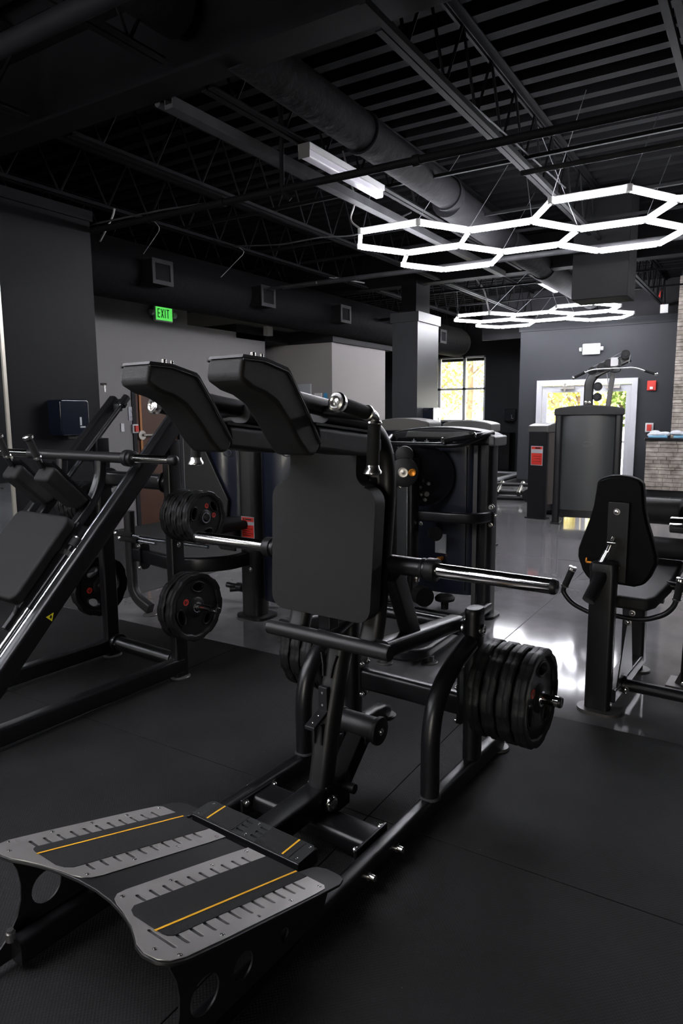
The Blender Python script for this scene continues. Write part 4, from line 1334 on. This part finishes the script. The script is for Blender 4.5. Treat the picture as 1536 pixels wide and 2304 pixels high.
# cam disc, pivot post, dial
cd = V3((.62, -.78, 0)).normalized()
cm = obj('cam_disc', G().cyl(V3((-.47, -.24, 1.15)), V3((-.47, -.24, 1.15))+cd*.035, .245, 44, e=.006), 'screen', T)
obj('rotary_hub', G().cyl((-.40, -.33, 1.02), (-.37, -.37, 1.02), .02).cyl((-.40, -.30, 1.10), (-.37, -.34, 1.10), .014).cyl((-.43, -.30, .97), (-.40, -.34, .97), .014), 'bolt', cm)
pp = obj('pivot_post', G().sweep([(-.50, -.40, .10), (-.50, -.40, 1.30)], rr(.10, .12, .02), (1, 0, 0)), 'black', T)
fd = V3((.45, -.89, .0)).normalized()
c1, c2 = V3((-.525, -.46, 1.195)), V3((-.53, -.45, 1.328))
obj('dial_disc', G().cyl(c1, c1+fd*.035, .115, 40, e=.006), 'plastic', pp)
obj('dial_disc', G().cyl(c2-fd*.03, c2+fd*.015, .072, 36, e=.006), 'plastic', pp)
obj('dial_link', G().prism([c1+V3((-.045, 0, .09)), c1+V3((.045, 0, .09)), c2+V3((.035, 0, -.05)), c2+V3((-.035, 0, -.05))], fd*.02), 'plastic', pp)
e1 = V3((0, 0, 1)).cross(fd)
k1 = c1+fd*.035+e1*-.006
obj('silver_knob', G().lathe(k1, fd, [(0, .042), (.008, .042), (.012, .036), (.009, .012), (.012, .006), (.012, 0)], 28), 'silver', pp, label='spun aluminium dial knob')
k2 = c1+fd*.035+e1*.066
obj('orange_knob', G().lathe(k2, fd, [(0, .03), (.012, .03), (.016, .024), (.010, 0)], 24), 'orange', pp, label='orange pull knob')
g = G()
for t_ in (-.09, -.03, .05):
    g.bolt(c1+e1*t_*.9+V3((0, 0, -.118)), fd, .008, .012)
obj('bolt', g, 'bolt', pp)
obj('front_panel', G().sweep([(-.535, -.47, .30), (-.535, -.47, 1.08)], rr(.085, .02, .006), (1, 0, 0)), 'smoke', pp)
obj('edge_rod', G().cyl((-.485, -.48, .3), (-.485, -.48, 1.08), .004), 'rodsteel', pp)
# curved guard arm
ga_ = obj('guard_arm', G().sweep([(-.50, -.34, .842), (-.16, -.33, .842), (.02, -.26, .842), (.055, -.08, .842)], rr(.085, .045, .016), (0, 0, 1), .1), 'black', T)
g = G().sweep([(.055, -.10, .845), (.055, -.085, .845)], rr(.06, .19, .03), (1, 0, 0))
obj('flange', g, 'black', ga_)
obj('bolt', G().bolt((.055, -.10, .915), (.2, -1, 0), .012, .014).bolt((.055, -.10, .775), (.2, -1, 0), .012, .014).bolt((.085, -.09, .85), (1, -.3, 0), .011, .016).bolt((-.42, -.37, .78), (0, -1, 0), .012, .014), 'bolt', ga_)
obj('guide_pulley', G().cyl((-.34, -.30, .70), (-.30, -.34, .70), .055, 28), 'rubber', T)
obj('selector_window', G().box(-.43, -.33, -.105, -.09, .50, .66), 'label', T)
obj('selector_pin', G().cyl((-.36, -.11, .46), (-.36, -.16, .46), .018).sph((-.36, -.17, .46), .022), 'orange', T, label='orange selector pin')
# base frame: low U at the front
bf = obj('base_frame', G().sweep([(-1.02, -.3, .085), (-1.02, -1.38, .085), (.10, -1.38, .085), (.075, -.90, .085), (.02, -.55, .085), (0, -.02, .085)], rr(.085, .10, .026), (0, 0, 1), .14), 'black', T)
g = G()
for x, y in ((.12, -1.22), (-.12, -1.40), (-.98, -1.40)):
    foot_disc(g, x, y, .055)
    g.cyl((x, y, .01), (x, y, .05), .03)
obj('foot_pad', g, 'cap', bf)
obj('floor_tube', G().tube([(-.72, -.56, .12), (.05, -.55, .12)], .028), 'black', T)
obj('foot_rest', G().prism([(-.62, -1.24, .11), (-.1, -1.24, .11), (-.1, -.85, .15), (-.62, -.85, .15)], (0, 0, .012)), 'satin', T)
obj('floor_tube', G().tube([(-.5, -.40, .13), (-.5, -1.35, .11)], .03), 'black', T)
g = G().cyl((-.30, -.60, .27), (-.22, -.66, .27), .075, 28)
obj('ankle_pulley', g, 'rubber', T)
obj('bolt', G().bolt((-.26, -.67, .27), (.5, -.85, 0), .014, .012), 'bolt', T)
obj('rubber_bumper', G().lathe((-.16, -.45, .20), (0, 0, 1), [(-.06, .03), (0, .03), (.01, .075), (.03, .08), (.05, .06), (.055, 0)], 26), 'rubber', T)

def tower(name, loc, rz, w, d, h, label, shm='smoke', capm='cap', stick=False, logo=True):
    t = thing(name, label, 'gym machine', loc, rz)
    for s in (-1, 1):
        po = obj('tower_post', G().sweep([(s*(w/2-.05), 0, .01), (s*(w/2-.05), 0, h-.1)], rr(.10, d, .03, 5), (1, 0, 0)), 'black', t)
        obj('foot_plate', G().box(s*(w/2-.05)-.07, s*(w/2-.05)+.07, -d/2-.03, d/2+.03, 0, .02), 'plastic', po, bev=.006)
    for sg in (-1, 1):
        g = G()
        shell(-w/2+.1, w/2-.1, sg*.05, .22, h-.12, g, sg*(d/2-.05))
        s_ = obj('weight_shroud', g, shm, t)
        if logo:
            zz = h*.68
            y_ = sg*(d/2+.003)
            obj('oval_logo', G().tube([(.07*cos(a), y_, zz+.035*sin(a)) for a in [2*pi*i/20 for i in range(21)]], .004, n=6), 'smoke' if shm != 'smoke' else 'cap', s_)
    obj('lower_panel', G().box(-w/2+.1, w/2-.1, -.05, .05, .10, .22), 'screen', t)
    n = 14
    tp = [(-w/2-.015+(w+.03)*i/n, h-.045+.05*sin(pi*i/n)**.7) for i in range(n+1)]
    c_ = obj('top_cap', G().prism([(a, -d/2-.02, b) for a, b in tp]+[(w/2+.015, -d/2-.02, h-.14), (-w/2-.015, -d/2-.02, h-.14)], (0, d+.04, 0)), capm, t, bev=.015, seg=3)
    return t
tower('weight_tower', (-3.45, 6.95, 0), PSI, .66, .26, 1.60, 'grey-topped weight tower peeping out left of the navy machine', 'navy', 'cap')
tower('weight_tower', (-3.15, 8.1, 0), PSI, .62, .26, 1.565, 'light-topped weight tower right behind the navy machine, under the window', 'navy', 'cap')
# ------------------------------------------------------------------ narrow tower with red sticker, and the lat pulldown
t = tower('weight_tower', (-2.97, 10.98, 0), radians(78), .70, .30, 1.49, 'narrow brownish weight tower with red sticker beyond the navy machine', 'brown', 'cap')
# side panel on the end that faces the camera
c78 = radians(78)
sd = obj('end_panel', G().box(-.362, -.35, -.14, .14, .02, 1.37), 'plastic', t)
st_ = G()
s1 = obj('warning_sticker', G().box(-.3645, -.362, -.10, .10, .84, 1.14), 'label', sd, label='red warning sticker')
obj('red_field', G().box(-.3655, -.3645, -.09, .09, .85, 1.03).box(-.3655, -.3645, -.09, .09, 1.09, 1.13), 'red', s1)
obj('print', G().box(-.3665, -.3655, -.06, .03, 1.10, 1.12).box(-.3665, -.3655, -.07, .06, .98, .985).box(-.3665, -.3655, -.07, .04, .94, .945).box(-.3665, -.3655, -.07, .06, .90, .905), 'plastic', s1)

LT = tower('lat_pulldown', (-2.25, 10.45, 0), radians(8), .92, .24, 1.75, 'tall grey lat pulldown tower with overhead bar before the double door', 'smoke', 'satin')
g = G().sweep([(-.02, 0, 1.66), (-.02, 0, 2.10), (.08, .02, 2.22), (.50, .08, 2.42)], rr(.08, .13, .02), (0, 1, 0), .09)
ar = obj('overhead_arm', g, 'black', LT)
obj('arm_edge', G().sweep([(.06, -.045, 2.16), (.12, -.045, 2.19), (.50, -.045, 2.37)], rr(.02, .02, .004)), 'cap', ar)
obj('bolt', G().bolt((-.05, -.045, 1.80), (0, -1, 0), .012, .01).bolt((.0, -.045, 1.80), (0, -1, 0), .012, .01), 'bolt', ar)
g = G().sweep([(.24, .05, 1.66), (.30, .05, 2.27)], rr(.05, .07, .01), (0, 1, 0))
obj('second_strut', g, 'cap', LT)
for i, (x, z) in enumerate(((.02, 2.24), (.14, 2.29), (.23, 2.34), (.45, 2.46), (.10, 2.02), (.10, 1.87))):
    pl_ = obj('pulley', G().cyl((x, -.03, z), (x, .03, z), .062, 24), 'rubber', LT)
    obj('pulley_cover', G().cyl((x, -.045, z), (x, -.03, z), .035, 18), 'dusty', pl_)
obj('pulley_bracket', G().box(.26, .36, -.05, -.045, 2.30, 2.42), 'whiteplastic', LT)
obj('pulley_cable', G().tube([(.02, 0, 2.30), (.23, 0, 2.40), (.45, 0, 2.52)], .007, n=6).tube([(.51, 0, 2.45), (.5, -.02, 2.34)], .006, n=6), 'wire', LT)
tb = thing('lat_bar', 'wide lat bar with black grips and chrome ends, hanging from the pulldown arm', 'bar', (-1.93, 10.40, 2.24), radians(8))
obj('bar', G().tube([(-.39, 0, -.02), (-.28, 0, .02), (.28, 0, .03), (.40, 0, -.02)], .014, fil=.06), 'rodsteel', tb)
obj('grip', G().cyl((-.39, 0, -.02), (-.53, 0, -.09), .020).cyl((.40, 0, -.02), (.53, 0, -.065), .020), 'foam', tb)
obj('bar_end', G().sph((-.54, 0, -.095), .026).sph((.545, 0, -.07), .026), 'fitting', tb)
obj('bar_hook', G().tube([(-.05, 0, .0), (.0, 0, -.03), (.08, 0, -.02), (.09, 0, .12), (.05, 0, .17)], .012, fil=.03), 'black', tb)
obj('chain', G().tube([(-.09, -.02, -.04), (-.07, -.02, -.15), (-.06, -.02, -.28)], .006, n=6), 'wire', tb)

# ------------------------------------------------------------------ seated machine behind the hack squat (red sticker)
O4 = (-3.5, 4.26)
SM = thing('seated_machine', 'black seated machine with red warning sticker between hack squat and squat machine', 'gym machine', (*O4, 0), PSI)
po = obj('tower_post', G().sweep([(-.015, .02, .01), (-.015, .02, 1.64)], rr(.20, .17, .06, 6), (1, 0, 0)), 'satin', SM)
obj('foot_plate', G().sweep([(-.0, .02, .0), (-.0, .02, .022)], rr(.30, .26, .08, 6), (1, 0, 0)), 'plastic', po)
sticker(po, -.0, -.066, .755)
obj('bolt', G().bolt((.02, -.066, .60), (0, -1, 0), .013, .012).bolt((.02, -.066, .41), (0, -1, 0), .013, .012), 'bolt', po)
g = G()
shell(.09, .62, -.06, .16, 1.58, g, .02)
sh = obj('weight_shroud', g, 'navy', SM)
obj('oval_logo', G().tube([(.40+.05*cos(a), -.047, 1.36+.025*sin(a)) for a in [2*pi*i/20 for i in range(21)]], .003, n=6), 'dusty', sh)
g = G()
shell(-.60, -.19, -.07, .62, 1.60, g, .10)
sh = obj('weight_shroud', g, 'navy', SM)
obj('oval_logo', G().tube([(-.30+.05*cos(a), .025, 1.34+.028*sin(a)) for a in [2*pi*i/20 for i in range(21)]], .0035, n=6), 'cap', sh)
obj('shroud_edge', G().box(-.185, -.165, .04, .10, .62, 1.6), 'cap', sh)
obj('top_cap', G().box(-.65, .66, -.10, .22, 1.58, 1.66), 'plastic', SM, bev=.03, seg=3)
obj('curved_arm', G().sweep([(-.02, -.06, .50), (-.02, -.30, .50), (-.20, -.50, .50), (-.42, -.52, .50), (-1.0, -.44, .50)], rr(.115, .055, .018), (0, 0, 1), .16), 'black', SM)
obj('flange', G().sweep([(-.80, -.47, .50), (-.785, -.47, .50)], rr(.10, .22, .04), (0, 1, 0)), 'black', SM)
cf = obj('side_frame', G().sweep([(-.98, -.46, .86), (-.98, -.46, .14), (-.76, -.46, .05)], rr(.065, .09, .018), (0, 1, 0), .14), 'satin', SM)
g = G()
foot_disc(g, -.76, -.46, .06)
obj('foot_pad', g, 'cap', cf)
obj('bolt', G().bolt((-.79, -.52, .59), (0, -1, 0), .012, .012).bolt((-.79, -.52, .41), (0, -1, 0), .012, .012), 'bolt', cf)
for i, (x, y, z) in enumerate(((-.93, -.62, .70), (-.66, -.78, .71))):
    hh = obj('handle', G().cyl((x+.18, y+.0, z), (x+.40, y+.0, z+.0), .014), 'rodsteel', SM)
    obj('foam_grip', G().cyl((x, y, z), (x+.2, y, z), .022), 'foam', hh)
    obj('chrome_ball', G().sph((x-.01, y, z), .029), 'fitting', hh)
obj('cross_lever', G().tube([(-.55, -.70, .71), (.05, -.55, .68)], .016), 'rodsteel', SM)
obj('seat_pad', G().box(-.36, .0, -.36, .06, .74, .81), 'vinyl', SM, bev=.028, seg=4)
obj('seat_bracket', G().prism([(-.34, -.2, .74), (-.04, -.2, .74), (-.02, -.2, .58), (-.18, -.2, .58)], (0, .02, 0)), 'black', SM)
obj('seat_handle', G().tube([(-.16, -.34, .74), (-.13, -.38, .80), (-.08, -.38, .83)], .010, fil=.02), 'rodsteel', SM)
obj('roller', G().cyl((-.78, .2, .86), (-.52, .3, .86), .035, 20).cyl((-.78, .1, .74), (-.5, .3, .74), .022, 18), 'plastic', SM)
obj('bracket', G().box(-.72, -.66, .18, .24, .5, .86), 'black', SM)
obj('thin_rod', G().cyl((-1.1, .2, .84), (-.75, .2, .87), .010).cyl((-.95, .1, .62), (-.6, .15, .72), .010), 'rodsteel', SM)
obj('lever_plate', G().prism([(-.80, .0, 1.52), (-.62, .0, 1.50), (-.28, .0, .95), (-.30, .0, .80), (-.80, .0, .78)], (0, .03, 0)), 'plastic', SM, bev=.01)
obj('lever_cap', G().box(-.82, -.66, -.02, .06, 1.51, 1.56), 'satin', SM, bev=.015)
obj('base_tube', G().tube([(-.62, .30, .12), (.0, .35, .09)], .026).tube([(-.55, .26, .10), (.0, .75, .12)], .03), 'black', SM)
obj('base_collar', G().cyl((-.50, .31, .115), (-.44, .315, .113), .04), 'plastic', SM)

# ------------------------------------------------------------------ machine at the right edge
O5 = (-.713, 3.829)
R = thing('glute_machine', 'black seated machine seen from behind, with tall curved back pad, at the right edge', 'gym machine', (*O5, 0), PSI)
po = obj('rear_post', G().sweep([(.003, 0, .02), (.003, 0, .805)], rr(.138, .085, .026, 5), (1, 0, 0)), 'black', R)
obj('post_cap', G().sweep([(.003, 0, .80), (.003, 0, .825), (.003, 0, .842), (.003, 0, .848)], rr(.142, .10, .03, 5), (1, 0, 0), scales=[1, 1, .93, .7]), 'plastic', po)
obj('foot_plate', G().sweep([(.01, -.005, .0), (.01, -.005, .018)], rr(.235, .155, .075, 8), (1, 0, 0)), 'cap', po)
ft = obj('stub_tube', G().tube([(-.0, -.02, .785), (-.035, -.13, .665)], .034, n=22), 'black', R)
obj('stub_cap', G().cyl((-.035, -.13, .665), (-.038, -.138, .656), .033), 'plastic', ft)
# back pad
def rp(v, z):
    return (v, .10, z)
hv = [(0, .705), (.10, .702), (.150, .72), (.18, .765), (.208, .84), (.207, .885), (.185, .96), (.155, 1.05), (.133, 1.14), (.124, 1.22), (.120, 1.265), (.105, 1.29), (.05, 1.308), (0, 1.312)]
pts = [(a+.035, b) for a, b in hv]+[(-a+.035, b) for a, b in hv[::-1][1:-1]]
bk = obj('back_pad', G().prism([rp(a, b) for a, b in pts], (0, .075, 0)), 'shell', R, bev=.02, seg=4)
obj('pad_shell', G().prism([(.035+(a-.035)*.95, .092, .99+(b-.99)*.96) for a, b in pts], (0, .01, 0)), 'shell', bk, bev=.004)
obj('mount_plate', G().box(-.015, .10, .075, .093, .72, 1.17), 'plastic', bk, bev=.008)
obj('bolt', G().bolt((.035, .075, 1.115), (0, -1, 0), .012, .007).bolt((.055, .03, .815), (0, -1, 0), .013, .014), 'bolt', bk)
ad = obj('adjuster', G().cyl((-.02, -.0, .83), (.01, .02, .905), .018), 'rodsteel', R)
obj('adjuster_lever', G().sweep([(.01, .02, .90), (.03, .03, .96), (.04, .03, .985)], rr(.035, .022, .006)).cyl((.015, .0, .955), (.055, .0, .955), .012), 'chrome', ad)
obj('orange_pin', G().cyl((-.10, .03, .83), (-.07, .03, .83), .006).sph((-.102, .03, .84), .006, (1, 1, 2.6)), 'orange', R, label='orange adjuster knob')
# seat
sp_ = [(-.05, .13), (.20, .13), (.24, .20), (.27, .45), (.27, .85), (-.05, .85)]
g = G().prism([(a, b, .56+.14*(b-.13)) for a, b in sp_], (0, 0, .075))
obj('seat', g, 'vinyl', R, bev=.024, seg=4)
obj('seat_bracket', G().box(.0, .22, .5, .54, .53, .62), 'black', R)
# leaning front post and gusset
g = G().sweep([(.03, .70, .10), (.03, .69, .35), (.03, .64, .62)], rr(.135, .09, .02), (1, 0, 0), .1)
obj('front_post', g, 'black', R)
g = G().box(-.01, .02, .0, .45, .10, .112).box(.10, .12, .0, .45, .10, .112)
obj('base_rail', G().sweep([(.045, .0, .10), (.045, .76, .10)], rr(.10, .075, .012), (1, 0, 0)), 'black', R)
obj('web_plate', G().prism([(.085, .04, .13), (.085, .40, .13), (.085, .30, .50), (.085, .22, .5)], (.006, 0, 0)), 'black', R)
ff = obj('front_leg', G().cyl((.05, .76, .01), (.05, .76, .10), .03), 'black', R)
g = G()
foot_disc(g, .05, .765, .075)
obj('foot_pad', g, 'cap', ff)
cbx = obj('side_tube', G().tube([(.06, .20, .105), (1.2, .20, .105)], .034, n=20), 'black', R)
obj('flange', G().cyl((.095, .20, .105), (.108, .20, .105), .05, 20), 'black', cbx)
obj('bolt', G().bolt((.11, .165, .09), (.4, -1, 0), .012, .01), 'bolt', cbx)
sp2 = obj('side_post', G().sweep([(.36, .66, .03), (.375, .66, .95)], rr(.09, .09, .02), (1, 0, 0)), 'black', R)
obj('foot_plate', G().box(.25, .48, .55, .74, .0, .02).prism([(.29, .62, .02), (.33, .62, .02), (.33, .62, .12)], (0, .02, 0)), 'cap', sp2)
obj('bolt', G().bolt((.345, .59, .03), (0, 0, 1), .014, .012), 'bolt', sp2)
# handles
for pts_ in ([(-.228, .20, .735), (-.266, .20, .636), (-.278, .20, .60), (-.225, .20, .535), (-.118, .20, .495), (.02, .20, .47)],
             [(.350, .20, .745), (.337, .20, .643), (.325, .20, .60), (.285, .20, .55), (.189, .20, .503), (.107, .20, .497), (.03, .20, .50)]):
    hh = obj('handle', G().tube([pts_[1]]+pts_[2:], .0145, fil=.05, n=16), 'black', R)
    a, b = V3(pts_[0]), V3(pts_[1])
    d_ = (a-b).normalized()
    obj('foam_grip', G().cyl(a, b, .0195), 'foam', hh)
    obj('chrome_fitting', G().lathe(a, d_, [(-.004, .020), (.002, .024), (.014, .023), (.018, .026), (.022, .02), (.022, 0)], 20).lathe(b, -d_, [(-.004, .020), (0, .023), (.007, .021), (.010, .014)], 20), 'fitting', hh)
obj('bolt', G().bolt((.115, .2, .53), (0, -1, 0), .012, .012).bolt((.095, .2, .475), (0, -1, 0), .013, .012), 'bolt', R)
# foam rollers and chrome counterweight to the right
rA = obj('foam_roller', G().cyl((-.04, 1.05, 1.005), (.20, 1.05, 1.005), .085, 32, e=.01), 'vinyl', R)
obj('roller_core', G().cyl((.20, 1.05, 1.005), (.26, 1.05, 1.005), .02).lathe((.20, 1.05, 1.005), (1, 0, 0), [(0, .04), (.012, .045), (.02, .03)], 20), 'black', rA)
obj('foam_roller', G().cyl((.02, .85, .80), (.60, .85, .80), .068, 32, e=.01), 'vinyl', R)
obj('chrome_counterweight', G().cyl((.175, .85, .952), (.50, .85, .952), .052, 36, e=.006), 'chrome', R)
obj('roller_arm', G().sweep([(.27, 1.05, .75), (.27, 1.05, 1.25)], rr(.04, .06, .01), (1, 0, 0)), 'black', R)
obj('side_arm', G().sweep([(.355, .70, .5), (.355, 1.05, 1.9)], rr(.05, .07, .01), (1, 0, 0)), 'black', R)
obj('seat_bar', G().tube([(.24, .45, .66), (.40, .45, .645)], .024), 'black', R)

# dark bench end at the far left edge
t = thing('bench', 'black rounded bench foot at the left edge below the hack squat pad', 'bench', (-4.05, 1.95, 0), PSI)
obj('foot_tube', G().sweep([(-.8, 0, .05), (0, 0, .05)], rr(.09, .08, .035), (0, 1, 0)), 'rubber', t)
obj('end_cap', G().cyl((0, 0, .05), (.01, 0, .05), .036), 'plastic', t)

# ------------------------------------------------------------------ outside the windows
tag(obj('outside_ground', G().box(-60, 60, 20.2, 90, -.3, -.05).box(-60, -12.5, -40, 20.2, -.3, -.05), 'ground'), 'pale sunlit ground outside the building', 'ground')
tag(obj('outside_ground', G().box(-60, 60, -60, -6.3, -.3, -.05), 'ground'), 'pale sunlit ground outside the shopfront behind the camera', 'ground')
def tree(x, y, h, r, m, label):
    t = thing('tree', label, 'tree', (x, y, -.05), 0, 'trees outside')
    g = G()
    g.tube([(0, 0, 0), (.1, 0, h*.4), (0, .1, h*.8)], .16, n=8)
    for k in range(5):
        a = random.uniform(0, 6.28)
        g.tube([(.05, 0, h*(.3+.1*k)), (r*.6*cos(a), r*.6*sin(a), h*(.5+.1*k))], .05, n=6)
    obj('trunk', g, 'bark', t)
    vs, fs = [], []
    for k in range(1300):
        a, b = random.uniform(0, 6.28), random.uniform(-1, 1)
        rr_ = r*(random.random()**.4)
        c = V3((rr_*cos(a)*sqrt(1-b*b), rr_*sin(a)*sqrt(1-b*b), h*.62+rr_*b*1.25))
        u = V3((random.uniform(-1, 1), random.uniform(-1, 1), random.uniform(-1, 1))).normalized()*.11
        w_ = u.cross(V3((random.random(), random.random(), random.random()))).normalized()*.075
        i = len(vs)
        vs += [c-u, c+w_, c+u, c-w_]
        fs.append((i, i+1, i+2, i+3))
    g = G()
    g.faces(vs, fs)
    obj('foliage', g, m, t)
for i, a in enumerate(((-12.2, 26, 5.2, 1.9, 'leaf', 'golden tree seen through the window, left'), (-8.2, 31.5, 6, 2.1, 'leaf2', 'green-gold tree seen through the window, right'),
          (-6.2, 27, 5, 1.6, 'leaf', 'golden tree seen through the left door leaf'), (-3.7, 24.5, 3.9, 1.1, 'leaf2', 'small palm-like tree seen through the right door leaf'), (-13, 33, 7, 2.6, 'leaf2', 'tall green tree farther behind the window'))):
    tree(*a)
